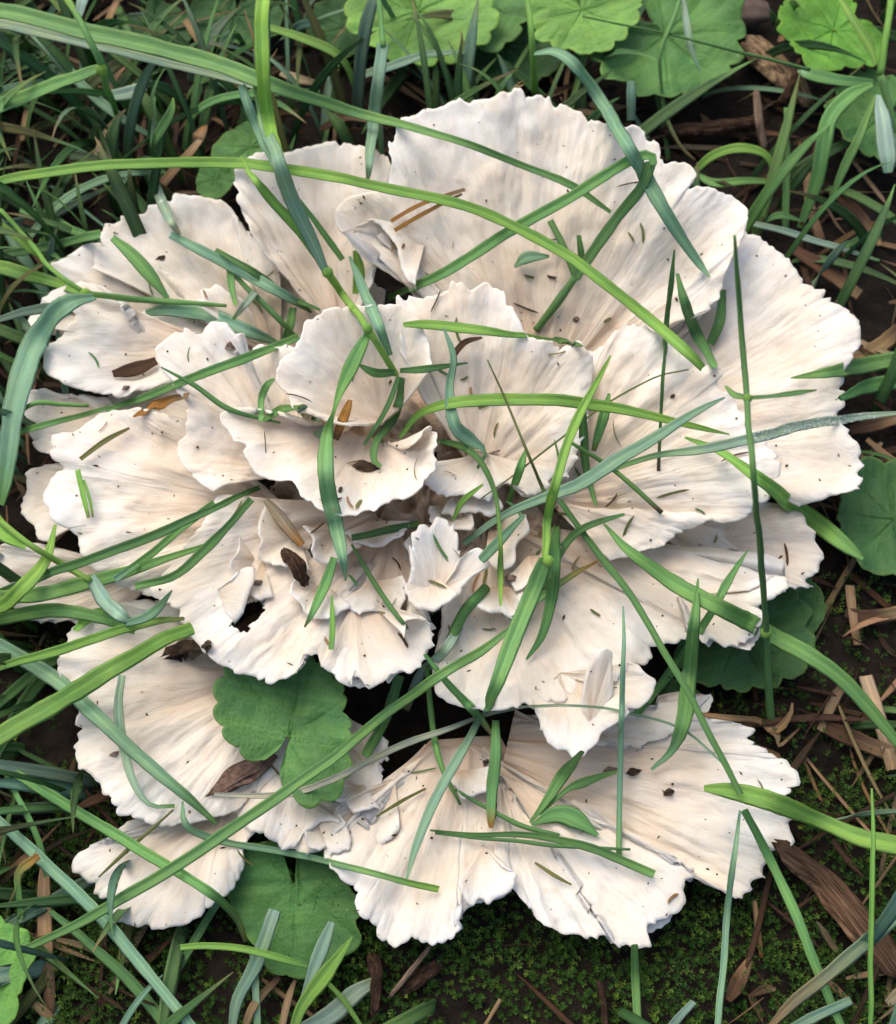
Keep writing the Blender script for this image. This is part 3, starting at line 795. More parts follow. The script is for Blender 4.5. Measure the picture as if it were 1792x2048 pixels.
stalk('grass stalk with several blue-green leaves arching over the inner cup of the rosette', (792, 745, 5), [
    ('stem', "792,748,0.1,14 735,655,1.4,16 690,598,2.2,16 655,545,3.2,20", dict(col='br')),
    ('blade', "655,548,3.2,14 622,480,3.8,34 582,395,4.6,40 552,310,5.2,34 530,250,5.8,30 516,160,6.4,30", dict(col='bl', tip='br', fold=0.2)),
    ('blade', "572,360,4.9,22 540,250,6.8,34 526,160,8.2,36 525,80,9,38 529,-20,9.2,36", dict(col='yl', tip='br', ge='end', fold=0.45)),
    ('blade', "655,545,3.2,16 604,466,3.8,30 545,402,4.4,26 505,352,4.8,14 482,312,5,3", dict(col='br', tip='mid')),
    ('blade', "545,330,5.0,8 518,270,5.6,22 495,210,6,26 484,170,6.2,18", dict(col='bl')),
    ('node', "735,657,1.5,22", dict(col='br')),
    ('node', "655,545,3.2,24", dict(col='br')),
    ('blade', "780,712,0.5,10 755,645,1.1,30 728,582,1.4,26 700,512,1.4,6", dict(col='bl', fold=0.35)),
    ('blade', "736,668,1.4,16 708,722,1.7,38 682,780,1.7,24 668,825,1.6,8 655,870,1.7,32 652,945,1.8,42 668,1040,2.4,42 684,1115,1.8,26 691,1163,1.3,3", dict(col='mid', tip='bl', tipstart=0.3, fold=0.25)),
    ('blade', "800,742,0.4,10 850,738,0.7,20 935,725,0.6,3", dict(col='dk')),
    ('blade', "790,745,0.4,14 750,746,0.6,24 715,728,0.5,5", dict(col='dk')),
    ('blade', "800,752,0.4,10 772,820,0.6,12 728,892,0.3,6", dict(col='dk')),
    ('blade', "806,755,0.5,12 788,830,0.9,24 752,885,0.7,16 746,918,0.6,18 762,932,0.4,6", dict(col='dk', tip='mid')),
])
blade('small bright leaf tip poking up between the narrow tall fans', "712,588,0.2,16 718,545,0.8,30 710,500,1.2,10", 'br', 'yl', 0, 0.3)
blade('blue upright blade with a cut top hanging before the notch between the tall fans',
      "766,88,5.6,30 758,160,5.2,33 746,250,3.8,32 738,325,2.0,20 732,376,1.0,4", 'bl', None, 0, 0.25)
blade('thin bright stem running from the grass behind the ivy to the blue cut blade', "755,-15,5.6,12 762,40,5.6,12 767,92,5.6,14", 'mid', None, 0, 0.2, 'start', stem=True, name='grass_culm', cat='grass stem')
blade('twisted blue-green blade dangling in front of the middle fan',
      "886,655,1.2,4 906,715,1.2,22 898,775,1.3,22 908,848,1.3,34 940,880,0.9,38 972,903,0.5,10 955,935,0.3,12", 'bl', 'dk', [0, 40, -20, 10, 60], 0.3)
blade('light green flat blade lying across the middle fan', "805,650,0.5,12 850,650,0.8,26 920,657,0.8,30 1000,666,0.7,20 1112,680,0.4,5", 'br', 'mid', [20, 0], 0.15)
blade('ragged dark green leaf scrap at the rear margin of the middle fan', "1108,678,0.3,10 1130,685,0.4,24 1165,692,0.2,8", 'dk', 'ol', 20, 0.3)
blade('hair-thin grass stem leaning over the middle fans', "975,720,1.8,3 1010,800,1.6,5 1060,920,1.6,7 1092,992,1.2,9", 'ol', 'mid', stem=True, name='grass_culm', cat='grass stem')
blade('small dark pointed blade in front of the middle fan lip', "1052,898,0.8,4 1038,940,0.8,24 1018,1005,0.4,10", 'mid', None, 10, 0.3)
blade('wiry blade curling off the middle fan and hanging down with a yellow-green end',
      "872,880,0.4,8 925,893,0.7,20 965,930,0.8,14 992,1000,0.9,10 1002,1090,1.6,10 1001,1150,1.6,14 1000,1212,1.0,5", 'dk', 'yl', 0, 0.3, tipstart=0.5)
blade('short olive blade standing in the crease beside the broad inner fan', "1218,785,0.9,6 1206,838,0.8,28 1186,902,0.3,10", 'mid', 'ol', 0, 0.35)
blade('short dark blade with a blunt foot beside the olive one at the broad inner fan', "1166,828,0.9,16 1167,880,0.8,24 1172,942,0.4,16 1190,1010,0.3,8", 'dk', 'mid', 0, 0.3)
blade('green blade starting under the frosted blade and pointing to the bare soil edge',
      "1368,875,0.5,6 1440,903,0.7,22 1520,960,1.4,34 1600,1022,2.0,46 1680,1082,2.2,44 1726,1118,2.2,8", 'br', 'mid', [20, 0, -10], 0.2)
blade('long slender dark blade running from the rosette centre to the moss by the rotten wood',
      "1118,1000,0.9,12 1200,1112,1.2,18 1260,1192,1.3,20 1320,1290,1.5,19 1380,1392,3,16 1450,1530,2.8,14 1480,1590,2.6,14", 'dk', None, [0, 20, 0], 0.35)
blade('narrow green blade going on from the wide moss-side fan down over the moss',
      "1490,1620,2.0,16 1540,1722,2.2,24 1600,1850,2.0,26 1650,1980,1.4,24 1690,2070,0.8,20", 'mid', None, 0, 0.3, 'end')
blade('wide bright green blade sweeping off the smooth soil-side lobe to the soil edge',
      "1208,1048,0.4,5 1260,1102,0.9,28 1340,1162,1.5,42 1440,1216,1.9,45 1530,1262,2.6,46 1620,1312,3,42 1700,1375,2.6,38 1800,1490,1.6,28", 'mid', 'mid', [15, 0, 0], 0.15, 'end')
blade('pointed blade rising steeply behind the wide bright blade on the spreading frond', "1495,1100,1.8,3 1455,1165,1.4,22 1425,1225,0.9,20 1350,1330,0.7,30 1270,1430,0.6,20", 'mid', 'mid', 0, 0.25)
blade('broad upright blade in front of the pointed one between spreading frond and moss-side fan',
      "1395,1158,1.8,4 1387,1250,1.7,32 1380,1340,2.6,40 1368,1440,1.6,42 1345,1500,0.9,22 1300,1540,0.3,6", 'mid', 'bl', [10, -10], 0.2)
blade('straight thin upright stem passing in front of the wide moss-side fan', "1245,1212,1.6,4 1247,1320,1.8,11 1244,1450,1.6,13 1240,1600,0.8,13 1238,1712,0.1,13", 'bl', 'mid', stem=True, name='grass_culm', cat='grass stem')
blade('broad flat bright blade entering from the soil edge over the wide moss-side fan',
      "1408,1576,2.0,14 1460,1583,2.2,42 1550,1606,2.4,52 1640,1642,2.4,40 1720,1676,2.2,46 1800,1694,2,52", 'br', 'mid', [0, 0, 30, 0], 0.12, 'end')
blade('straight very thin bright blade standing near the soil edge over moss', "1745,1575,4,6 1746,1700,4,14 1744,1850,3.4,15 1738,2070,2,14", 'br', 'br', 20, 0.35, 'end')
blade('blue-grey blade with a withered brown tip at the mossy soil edge',
      "1800,1826,2.2,42 1720,1892,2.2,44 1640,1958,2,40 1585,2006,1.6,34 1535,2060,1.2,12", 'bl', 'tan', [0, 10], 0.25, 'start', 0.55)
blade('thin blue stem hanging from the wide moss-side fan margin over the moss', "1482,1622,1.2,5 1466,1720,1.4,13 1452,1850,1.4,18 1436,2060,0.8,18", 'bl', 'mid', 0, 0.3, 'end')
blade('short vertical blade coming out of the moss below the scalloped moss-side fan', "1268,1890,0.6,18 1270,1960,1,22 1274,2065,0.8,22", 'mid', 'bl', 0, 0.2, 'end')
blade('cut blade end rising from the moss at the outer moss', "1388,2004,1.6,16 1360,2035,1.2,22 1330,2075,0.6,22", 'pb', 'mid', 0, 0.2, 'end')
blade('blade with a split pale end lying on moss near the rotten wood', "1703,2000,1.4,24 1650,2025,1.2,30 1560,2070,0.8,30", 'bl', 'mid', 0, 0.2, 'end')
blade('dark straight blade lying crosswise on the moss-side fans', "860,1660,0.3,4 960,1668,0.5,10 1080,1672,0.6,14 1190,1700,0.6,24 1308,1748,0.3,22", 'dk', 'mid', 0, 0.3)
blade('thin dark stem lying crosswise above the moss-side fans beside the straight blade', "870,1664,0.3,6 1000,1680,0.4,9 1150,1692,0.5,9 1262,1698,0.3,6", 'dk', None, stem=True, name='grass_culm', cat='grass stem')
blade('dark stem sloping down across the root of the moss-side fans', "910,1580,0.4,6 960,1610,0.4,9 1040,1650,0.4,12 1120,1672,0.3,9", 'dk', None, stem=True, name='grass_culm', cat='grass stem')
blade('stiff light blade with yellow and brown tip standing on the moss-side fans', "992,1440,2.2,18 990,1500,1.6,28 985,1580,0.9,30 982,1630,0.5,24 980,1655,0.2,8", 'mid', 'org', 0, 0.2, tipstart=0.82)
stalk('small sprouting grass shoot with oval leaf on the root of the wide moss-side fan', (1058, 1650, 1.5), [
    ('blade', "1060,1645,0.2,6 1095,1600,0.6,22 1130,1545,0.9,34 1165,1502,1.2,12", dict(col='mid', tip='dk')),
    ('blade', "1062,1648,0.2,6 1110,1630,0.4,44 1150,1640,0.4,50 1195,1670,0.2,8", dict(col='mid', fold=0.1)),
    ('blade', "1080,1630,0.3,6 1130,1580,0.7,12 1165,1565,0.8,26 1240,1542,0.6,4", dict(col='mid', tip='br')),
])
blade('long thin arched blade with a pale dry base above the big ivy leaf',
      "428,1588,0.4,9 520,1592,0.8,13 600,1582,1.2,16 680,1552,1.5,17 780,1500,1.6,16 880,1462,2.4,13 1000,1422,1.2,8 1120,1411,1.0,6 1260,1426,1.5,6 1370,1462,1.2,6 1465,1545,0.6,4", 'wh', 'bl', 0, 0.3, None, 0.06)
blade('long straight blade running diagonally from the rosette centre to the mossy grass patch',
      "1032,1248,0.9,10 960,1302,1.0,24 880,1352,1.6,26 780,1422,2.6,26 680,1502,2.4,27 560,1592,2.2,29 440,1672,2.0,32 300,1762,1.8,32 150,1852,1.8,26 25,1908,1.2,14", 'mid', 'mid', [0, 10], 0.3)
blade('blade crossing the stained lobe and bending down over the shaded ivy leaf',
      "-10,1526,2,20 100,1590,2,28 200,1650,1.8,30 320,1722,1.2,28 420,1782,1.4,24 465,1825,1.4,20 490,1885,0.4,10", 'mid', 'ol', [0, 0, 20], 0.3, 'start')
blade('long blue-green blade crossing the moss by the long grass to the outer moss',
      "-10,1634,1.5,28 100,1732,1.7,34 200,1832,1.7,34 300,1950,1.6,32 395,2070,1.2,28", 'bl', 'mid', 0, 0.25, 'end')
blade('blue blade slanting over the stained lobe toward the big ivy leaf',
      "-10,1286,2.4,38 100,1350,2.0,40 190,1430,1.2,40 280,1512,1.1,34 360,1582,0.8,28 432,1648,0.4,10", 'bl', 'mid', [0, 10, 0], 0.2, 'start')
blade('wide bright green blade with brown flecks rising from the grass edge over the stained lobe',
      "-10,1480,3,46 100,1412,3,50 220,1342,2.4,48 320,1282,1.8,40 385,1256,1.2,34", 'br', 'br', 0, 0.12, 'start')
blade('narrow bright blade above the wide flecked one at the grass edge', "-10,1338,2.6,20 100,1306,2.6,26 200,1272,2.0,26 300,1246,1.6,22 370,1236,0.8,8", 'br', 'ol', 0, 0.25, 'start')
blade('pale curved blade hanging over the stained lobe', "243,1350,1.5,16 236,1410,1.2,24 245,1490,0.8,26 265,1560,0.5,22 300,1610,0.3,10 350,1612,0.2,8", 'pb', 'mid', 0, 0.2)
blade('thin curl of grass between the stained lobe and the small low lobe', "366,1600,0.5,4 368,1645,0.7,16 400,1670,0.8,20 500,1692,1.2,18 620,1714,1.2,18 740,1745,0.7,18 878,1780,0.3,14", 'bl', 'yl', 0, 0.3, tipstart=0.5)
stalk('grass shoot with a folded blue tip leaf over the grass-side frond', (-40, 1030, 0), [
    ('stem', "-60,990,0.0,14 0,1042,3.2,14 60,1090,2.6,14 130,1132,1.8,14 182,1162,1.8,14", dict(col='br')),
    ('blade', "-30,1020,3.0,40 10,1065,3.2,44 50,1095,2.6,10", dict(col='br')),
    ('blade', "178,1152,1.8,26 205,1196,2.0,42 235,1228,2.0,38 262,1246,1.9,14", dict(col='pb', tip='bl', fold=0.1)),
    ('blade', "250,1246,1.9,12 290,1234,2.0,26 320,1212,2.1,24 344,1182,2.1,4", dict(col='bl')),
])
# bundle of blades at the left
blade('upper stem of the bundle of dark stems leaning on the grass-side frond', "520,975,0.4,10 435,1012,1.0,16 330,1062,1.4,24 200,1112,1.8,25 90,1150,2,22 -15,1190,1.6,22", 'dk', 'mid', 0, 0.4, 'end')
blade('middle stem of the bundle of dark stems with a pale joint', "430,1008,0.9,20 370,1050,1.0,20 300,1110,1.1,20 230,1160,1.1,18", 'mid', 'bl', 0, 0.4)
blade('lower stem of the bundle of dark stems curving across the frond hole edge', "505,1000,0.5,18 450,1060,0.6,20 410,1100,0.9,26 350,1150,1.0,22 270,1172,1.3,20", 'dk', 'mid', 0, 0.4)
blade('broad dark blade at the foot of the bundle of dark stems', "420,1090,0.7,10 320,1122,1.3,22 200,1160,1.8,36 90,1186,2,40 -15,1196,1.6,34", 'mid', 'dk', 0, 0.2, 'end')
blade('bright blade pointing down from the bundle at the grass edge', "110,1050,1.8,6 90,1120,2.2,30 40,1180,2.4,40 -15,1220,2.0,36", 'br', 'mid', 0, 0.2, 'end')
blade('flat olive blade at the grass edge under the bundle', "270,1262,0.4,16 200,1235,0.8,30 100,1220,1.3,38 -15,1240,1.2,36", 'mid', 'mid', 0, 0.2, 'end')
blade('small green leaf blade between bundle and narrow bright blade', "150,1260,0.8,14 180,1232,1.0,30 220,1215,0.8,10", 'br', None, 0, 0.2)
# left
stalk('arching grass stalk with a very broad blade bending down at the grass edge', (440, 612, 3), [
    ('stem', "452,612,0.2,8 300,600,0.7,14 172,588,1.8,14", dict(col='mid', tip='br')),
    ('blade', "190,592,1.8,16 130,612,2.6,52 80,670,3.2,64 45,750,3.4,66 25,850,3.2,56 10,960,2.4,44 0,1010,1.8,20", dict(col='bl', tip='mid', fold=0.3)),
    ('blade', "172,588,1.8,12 110,566,2.2,28 40,545,2.6,38 -15,532,2.6,36", dict(col='br', ge='end')),
    ('stem', "172,588,1.8,10 110,545,2.6,11 55,480,3.2,11 0,420,3.4,10", dict(col='br')),
    ('node', "172,588,1.8,24", dict(col='yl')),
])
blade('straight dark blade slanting from the grass-side lobe up to the cup of the rosette', "212,820,0.4,10 300,790,1.0,20 400,750,1.3,23 500,712,1.4,25 600,674,0.9,22", 'mid', None, 0, 0.35)
blade('thin straight stem at the grass edge pointing at the straight dark blade', "-15,878,1.6,12 90,850,1.2,14 160,833,0.8,12 220,815,0.4,8", 'mid', None, 0, 0.35, 'start')
blade('thin level stem over the small grass-side lobe', "-15,882,1.0,6 60,812,1.0,10 120,810,1.0,10 180,810,0.6,8", 'mid', None, stem=True, name='grass_culm', cat='grass stem')
stalk('little forked grass shoot under the rounded cap of the rosette', (524, 842, 5), [
    ('stem', "322,735,0.5,3 390,770,0.9,11 460,818,0.9,12 560,846,0.2,5", dict(col='dk')),
    ('blade', "522,842,0.4,12 522,800,0.9,18 535,770,1.1,16 550,758,1.1,5", dict(col='mid')),
    ('blade', "528,842,0.4,10 560,820,0.8,24 602,812,0.6,6", dict(col='mid')),
])
blade('grey-green dry curled scrap of blade under the rounded cap', "600,812,0.4,26 620,840,0.6,46 645,872,0.4,24", 'pb', 'bl', 20, 0.3)
blade('slender stem with a small shoot lying on the grass-side frond', "160,918,0.3,10 210,880,0.5,12 258,855,0.2,6", 'ol', None, 0, 0.3)
blade('pair of short bright slivers on the grass-side frond, longer sliver', "155,938,0.3,12 165,990,0.5,12 176,1035,0.3,8", 'br', 'ol', 0, 0.3)
blade('pair of short bright slivers on the grass-side frond, shorter sliver', "166,960,0.4,6 178,1000,0.5,7 184,1035,0.3,5", 'br', 'ol', 0, 0.3)
blade('broad dark blade lying across the low grass-side fans', "340,470,0.6,20 400,500,0.8,26 470,535,0.9,30 550,580,0.8,28 625,622,0.3,10", 'bl', 'dk', 0, 0.2)
blade('thin dark blade just above the broad dark blade on the low grass-side fans', "430,500,0.8,10 500,540,1.0,16 570,590,0.8,16 640,620,0.3,6", 'dk', None, 0, 0.3)
blade('blue flat blade lying behind the rounded cap of the rosette', "290,625,0.3,18 340,620,0.5,34 420,632,0.5,38 500,665,0.4,34 560,690,0.2,10", 'bl', None, 0, 0.15)
blade('green blade dropping onto the low grass-side lobe', "225,475,1.0,14 265,510,1.0,32 300,550,0.7,34 335,597,0.3,10", 'mid', None, 0, 0.2)
blade('dark thin stem crossing behind the rounded cap', "465,548,0.5,10 510,590,0.8,13 560,640,0.8,13 592,672,0.4,8", 'dk', None, stem=True, name='grass_culm', cat='grass stem')
blade('short dark blade standing behind the rounded cap', "588,615,0.6,18 580,650,0.6,24 566,690,0.3,12", 'dk', 'mid', 0, 0.3)
blade('small folded leaf on the stem behind the rounded cap', "455,525,0.8,8 462,560,0.9,20 470,610,0.6,8", 'mid', 'br', 20, 0.3)
blade('small grey leaf bending over the stem behind the rounded cap', "512,585,0.8,18 490,610,0.9,18 465,640,0.4,6", 'pb', 'mid', 20, 0.3)
blade('frayed dewy grey blade resting on the low grass-side fan', "300,345,1.6,14 318,390,1.5,26 340,440,0.9,22 360,470,0.4,6", 'pb', 'wh', 0, 0.3)
blade('thin stem hanging along the narrow tall fan from the leafy stalk', "600,400,2,8 650,470,1.4,14 685,520,0.8,12", 'mid', None, 0, 0.3)
# on the front fronds
blade('dark pointed blade hanging on the holed frond', "668,1115,0.6,20 650,1170,0.7,28 625,1225,0.5,18 608,1256,0.2,4", 'mid', 'ol', 0, 0.3)
blade('thin dark stem on the holed frond beside the hanging blue blade', "705,1090,0.5,6 745,1160,0.6,12 785,1220,0.6,12 812,1255,0.3,8", 'dk', None, stem=True, name='grass_culm', cat='grass stem')
blade('short dark blade lying level beside the hanging blue blade', "705,1075,0.6,14 760,1065,0.7,20 840,1045,0.4,14", 'dk', 'mid', 0, 0.3)
blade('small upright sliver in the holed frond', "665,1190,0.6,4 664,1240,0.6,12 662,1300,0.3,12", 'br', 'mid', 0, 0.3)
blade('dark tubular stem piece lying beside the small ruffled lobe', "970,1175,0.6,28 930,1225,0.7,28 900,1280,0.4,24", 'dk', 'mid', stem=True, name='grass_culm', cat='grass stem')
blade('grey-green frayed blade end below the dark tubular stem piece', "920,1250,0.3,22 890,1300,0.4,26 840,1350,0.5,24 810,1420,0.4,16", 'pb', 'ol', 0, 0.2)
blade('dark blade crossing the gap under the holed frond', "800,1350,1.6,26 770,1440,1.0,28 730,1510,0.6,24", 'dk', 'mid', 0, 0.25)
blade('thin stem dropping through the gap under the holed frond', "855,1330,2.2,10 862,1420,1.6,14 880,1520,0.8,14 920,1610,0.2,6", 'mid', 'dk', stem=True, name='grass_culm', cat='grass stem')
blade('brown tipped blade bending over the spreading frond margin', "850,1310,1.0,8 900,1370,0.9,18 955,1430,1.2,22 990,1478,1.0,4", 'mid', 'tan', 0, 0.2, tipstart=0.75)
blade('olive blade with a dry tip leaning beside the rosette centre', "1020,1240,0.5,12 1080,1195,0.8,18 1140,1155,0.8,14 1195,1120,0.5,3", 'mid', 'org', 0, 0.3, tipstart=0.4)
blade('frilly dark shoot beside the upright stalk in the centre', "1100,1150,0.6,8 1130,1090,0.9,24 1170,1055,0.9,22 1250,1030,0.5,6", 'dk', 'mid', [0, 40, 0], 0.3)
blade('small bright blade arching over the dark rosette centre', "905,1040,0.4,6 925,1000,0.8,14 965,968,0.7,5", 'br', 'yl', 0, 0.3)
blade('blue-green blade lying beside the small ruffled lobe', "960,1120,0.5,24 1000,1080,0.8,26 1050,1030,0.7,8", 'bl', None, 0, 0.2)
blade('thin dark stem under the broad inner fan pointing at the spreading frond', "1140,885,0.4,8 1220,935,0.5,10 1270,975,0.5,11 1325,1025,0.2,10", 'dk', 'brn', stem=True, name='grass_culm', cat='grass stem')
blade('fine wire-like stem crossing the middle and broad inner fans', "960,1000,0.5,3 1080,910,0.9,5 1200,815,0.9,5 1300,760,0.9,4 1378,738,0.4,3", 'ol', None, stem=True, name='grass_culm', cat='grass stem')
blade('small leaf lying on the tall fan beside the bent stalk', "1030,535,0.2,6 1055,515,0.4,30 1098,512,0.2,6", 'bl', 'dk', 0, 0.15)
blade('stubby torn blades sticking up at the foot of the bent stalk', "1165,540,0.3,14 1162,500,0.8,18 1158,470,1.0,10", 'mid', None, 20, 0.3)
blade('dark blade leaning in the cleft between tall fan and soil-side fan', "1445,580,0.8,20 1440,640,0.7,26 1420,690,0.3,22", 'dk', None, 0, 0.3)
blade('thin faded grass sliver lying on the scalloped moss-side fan', "1068,1725,0.2,5 1105,1748,0.3,9 1142,1768,0.2,4", 'ol', None, 0, 0.2)
blade('thin twig-like sliver lying on the small low lobe', "196,1755,0.2,4 250,1705,0.5,9 345,1620,0.3,5", 'ol', None, stem=True, name='grass_culm', cat='grass stem')
blade('dark sliver lying on the moss-side fan root', "752,1632,0.2,4 800,1605,0.4,8 852,1578,0.2,5", 'ol', None, 0, 0.2)

blade('green blade glimpsed through the hole in the holed frond', "440,1280,-0.9,40 495,1222,-0.9,44 560,1180,-0.9,40", 'mid', 'mid', 0, 0.2, lift=False)
blade('brown dead blade glimpsed through the hole in the holed frond', "450,1290,-1.6,40 505,1250,-1.5,46 560,1215,-1.6,40", 'brn', 'org', 0, 0.2, mat=M_DRY, name='dry_straw', cat='straw', lift=False)
# ---- grass behind and round the mushroom, picked out one by one
stalk('jointed grass stalk with one long leaf and a torn leaf in the tangled grass', (235, 235, 0), [
    ('stem', "240,245,0.3,12 212,170,5,15 203,130,7,16 180,80,7.8,15 155,30,8,18 128,-15,8,22", dict(col='mid', tip='yl')),
    ('node', "203,138,6.9,24", dict(col='yl')),
    ('blade', "200,137,6.8,24 120,165,5.5,36 50,192,4,40 -15,220,3.6,40", dict(col='mid', ge='end')),
    ('blade', "222,192,2.6,28 258,186,2.8,34 290,172,2.8,26", dict(col='pb', tip='wh')),
    ('blade', "158,35,8,14 165,5,8.2,30 172,-20,8.2,30", dict(col='pb')),
])
blade('short leaf with a curled tip standing in the tangled grass', "309,318,1,16 310,285,2.2,18 325,255,2.6,28 342,222,3,22 346,194,3.2,3", 'mid', 'br', 0, 0.3)
blade('bright blade arching in the grass behind the narrow tall fan', "538,55,3,14 600,75,3.2,26 660,100,3,26 695,135,2.4,18 712,190,1.2,8", 'br', 'mid', [0, 20], 0.25)
blade('pale blue blade arching in front of the yellow-green ivy leaf', "948,105,2.6,4 870,106,3,18 800,126,2.8,24 745,143,2.2,22 715,155,1.4,16", 'pb', 'bl', [0, 10], 0.2)
blade('curving bright blade in the grass beside the leafy stalk', "640,180,1.6,10 560,185,2.4,18 480,190,2.6,20 420,205,2.2,20 380,240,1.4,14 368,300,0.2,10", 'mid', None, 0, 0.25)
blade('blue long blade across the tangled grass', "65,65,2.6,20 110,110,2.4,28 170,175,2,26 240,235,1.6,22 335,288,0.8,6", 'bl', None, 0, 0.2)
blade('blue blade arching behind the very long light green blade', "60,470,1.0,16 100,425,1.6,24 160,380,2.2,22 240,350,2.2,18 330,345,1.6,8", 'bl', 'mid', 0, 0.2)
blade('dark leaf lying beside the grass edge below the very long blade', "40,420,1.6,10 80,430,1.6,28 130,455,1.4,26 200,480,1.0,8", 'mid', None, 0, 0.2)
blade('dark cut blade pointing out below the dark leaf', "-10,510,1.4,20 60,500,1.6,24 130,485,1.6,26 198,470,1.2,26", 'dk', 'mid', 0, 0.3)
blade('bright spray of grass at the grass edge below the very long blade', "-10,440,2.6,10 30,470,2.6,18 60,500,2.4,10 75,512,2.2,3", 'yl', None, 0, 0.3)
blade('pale stem rising beside the yellow-green ivy leaf', "1052,-15,4,10 1062,60,4,14 1067,120,3,14 1070,185,1.0,16", 'br', 'mid', stem=True, name='grass_culm', cat='grass stem')
blade('short cut blade stub behind the rim of the tallest white fan', "1262,162,3.0,22 1262,195,2.6,24 1262,240,1.8,24", 'bl', None, 0, 0.15)
blade('thin dark stem reaching over the large ivy leaf', "1165,33,3.6,4 1300,60,3.8,5 1420,90,3.8,6 1560,125,3.4,8 1620,140,3.2,8", 'dk', None, stem=True, name='grass_culm', cat='grass stem')
blade('pale drooping blade before the large ivy leaf', "1362,-15,4,8 1372,40,4,16 1380,90,3.6,14 1400,145,3,4", 'pb', 'bl', 0, 0.2, 'start')
blade('yellowing jointed stem dangling before the large ivy leaf', "1365,-15,4.4,10 1345,40,4.2,10 1322,100,3.6,10 1320,150,2.8,8 1332,230,1.4,9 1360,290,0.8,8 1390,320,0.4,6", 'mid', 'tan', stem=True, name='grass_culm', cat='grass stem', tipstart=0.6)
stalk('grass stalk with long arching leaves in the ivy patch', (1765, 130, 2), [
    ('blade', "1745,170,3.2,10 1700,190,3.4,36 1660,235,3.2,44 1645,300,2.6,40 1630,370,1.6,34 1600,455,0.2,14", dict(col='mid', tip='mid')),
    ('blade', "1745,165,3.2,14 1690,162,3.2,30 1620,148,2.8,34 1600,138,2.6,16", dict(col='dk', tip='bl')),
    ('blade', "1750,130,3.6,8 1735,85,4,26 1700,30,4.4,22 1672,-15,4.4,8", dict(col='br', tip='yl')),
    ('blade', "1756,190,3.0,10 1765,240,3.2,44 1775,310,2.8,50 1775,345,2.4,26", dict(col='pb', tip='bl')),
    ('blade', "1752,190,3.0,10 1720,270,2.6,22 1690,330,1.8,24 1660,400,0.8,10", dict(col='mid')),
    ('stem', "1760,150,3.0,16 1775,60,3.8,16 1785,-15,4,16", dict(col='br')),
    ('stem', "1760,150,3.0,16 1790,260,1.5,14 1800,330,-0.3,14", dict(col='mid')),
])
blade('upright thin blade in the soil by the ivy between dead straws', "1572,215,2.4,10 1574,330,1.6,16 1570,465,0.1,16", 'mid', 'dk', 0, 0.3)
stalk('looped grass shoot beside the tallest white fan', (1400, 360, 0.5), [
    ('blade', "1392,340,0.6,14 1425,312,1.2,24 1480,296,1.6,26 1530,308,1.4,20 1550,350,0.8,12", dict(col='br', tip='mid')),
    ('blade', "1395,350,0.5,12 1430,366,0.6,24 1490,362,0.6,20 1555,364,0.4,10", dict(col='mid')),
    ('stem', "1400,365,-0.2,14 1392,338,0.6,12", dict(col='mid')),
])
blade('pale blade lying on soil beside the soil-side fan edge', "1500,445,0.8,12 1580,465,0.7,18 1660,490,0.5,14 1760,520,0.2,5", 'pb', 'mid', 0, 0.2)
blade('small green blade on the dark soil beside the outermost soil-side fan', "1530,440,0.6,10 1560,430,0.8,20 1600,440,0.5,5", 'mid', None, 0, 0.2)
blade('cut blade lying over the shaded ivy leaf on moss', "462,2060,0.4,16 475,2000,0.8,30 510,1930,1.2,38 550,1822,1.8,34", 'bl', 'pb', 0, 0.15)
blade('bright pointed blade with its base in the moss at the outer moss', "585,2062,0.6,20 605,2010,1.2,34 650,1950,1.8,42 690,1895,2.2,20 704,1874,2.3,3", 'br', 'br', 0, 0.3)
blade('pale split blade beside the bright pointed blade on moss', "590,2050,0.4,8 612,1980,1.2,16 640,1905,1.8,38 664,1845,2.2,20", 'pb', None, 0, 0.2)
blade('arched pale blade crossing the shaded ivy leaf on moss', "362,1894,1.6,14 410,1890,1.8,18 480,1895,1.8,20 560,1915,1.6,20 625,1935,1.2,10", 'br', 'mid', 0, 0.3)
blade('thin bright stem in the moss at the outer moss', "652,1962,0.8,10 690,2005,0.6,12 730,2065,0.2,10", 'br', None, stem=True, name='grass_culm', cat='grass stem')
blade('narrow blade standing in the shade below the shaded ivy leaf', "500,1905,1.2,8 510,1960,0.9,20 516,2065,0.2,18", 'bl', 'mid', 0, 0.3)
blade('straight dull blade running over the moss in the mossy grass patch', "100,1820,1,12 170,1880,1,24 260,1960,0.8,32 345,2065,0.4,30", 'dk', 'mid', 0, 0.25)
blade('pale thin blade pointing up from the outer moss', "235,2065,0.6,18 270,2010,1.0,18 305,1968,1.2,10 325,1950,1.2,3", 'bl', None, 0, 0.3)
blade('dim blade standing behind the small low lobe', "350,1950,0.2,18 400,1860,0.5,22 440,1800,0.2,18", 'dk', 'bl', 0, 0.2)
blade('withered yellow-tipped blade arching at the mossy grass edge', "45,1880,0.4,10 38,1800,1.4,14 36,1750,2.0,16 55,1728,2.2,26 78,1712,2.0,14", 'mid', 'org', 0, 0.3, tipstart=0.55)
blade('thin stem beside the withered blade at the mossy grass edge', "10,1545,1.4,10 50,1620,1.8,14 80,1690,1.4,14 95,1760,0.8,12 100,1850,0.1,10", 'mid', 'mid', 0, 0.3)
blade('frayed grey dead blade near the outer moss below the scalloped moss-side fan', "600,2060,0.2,30 660,2030,0.4,50 710,1985,0.5,46 752,1960,0.5,22", 'pb', 'ol', 0, 0.15)

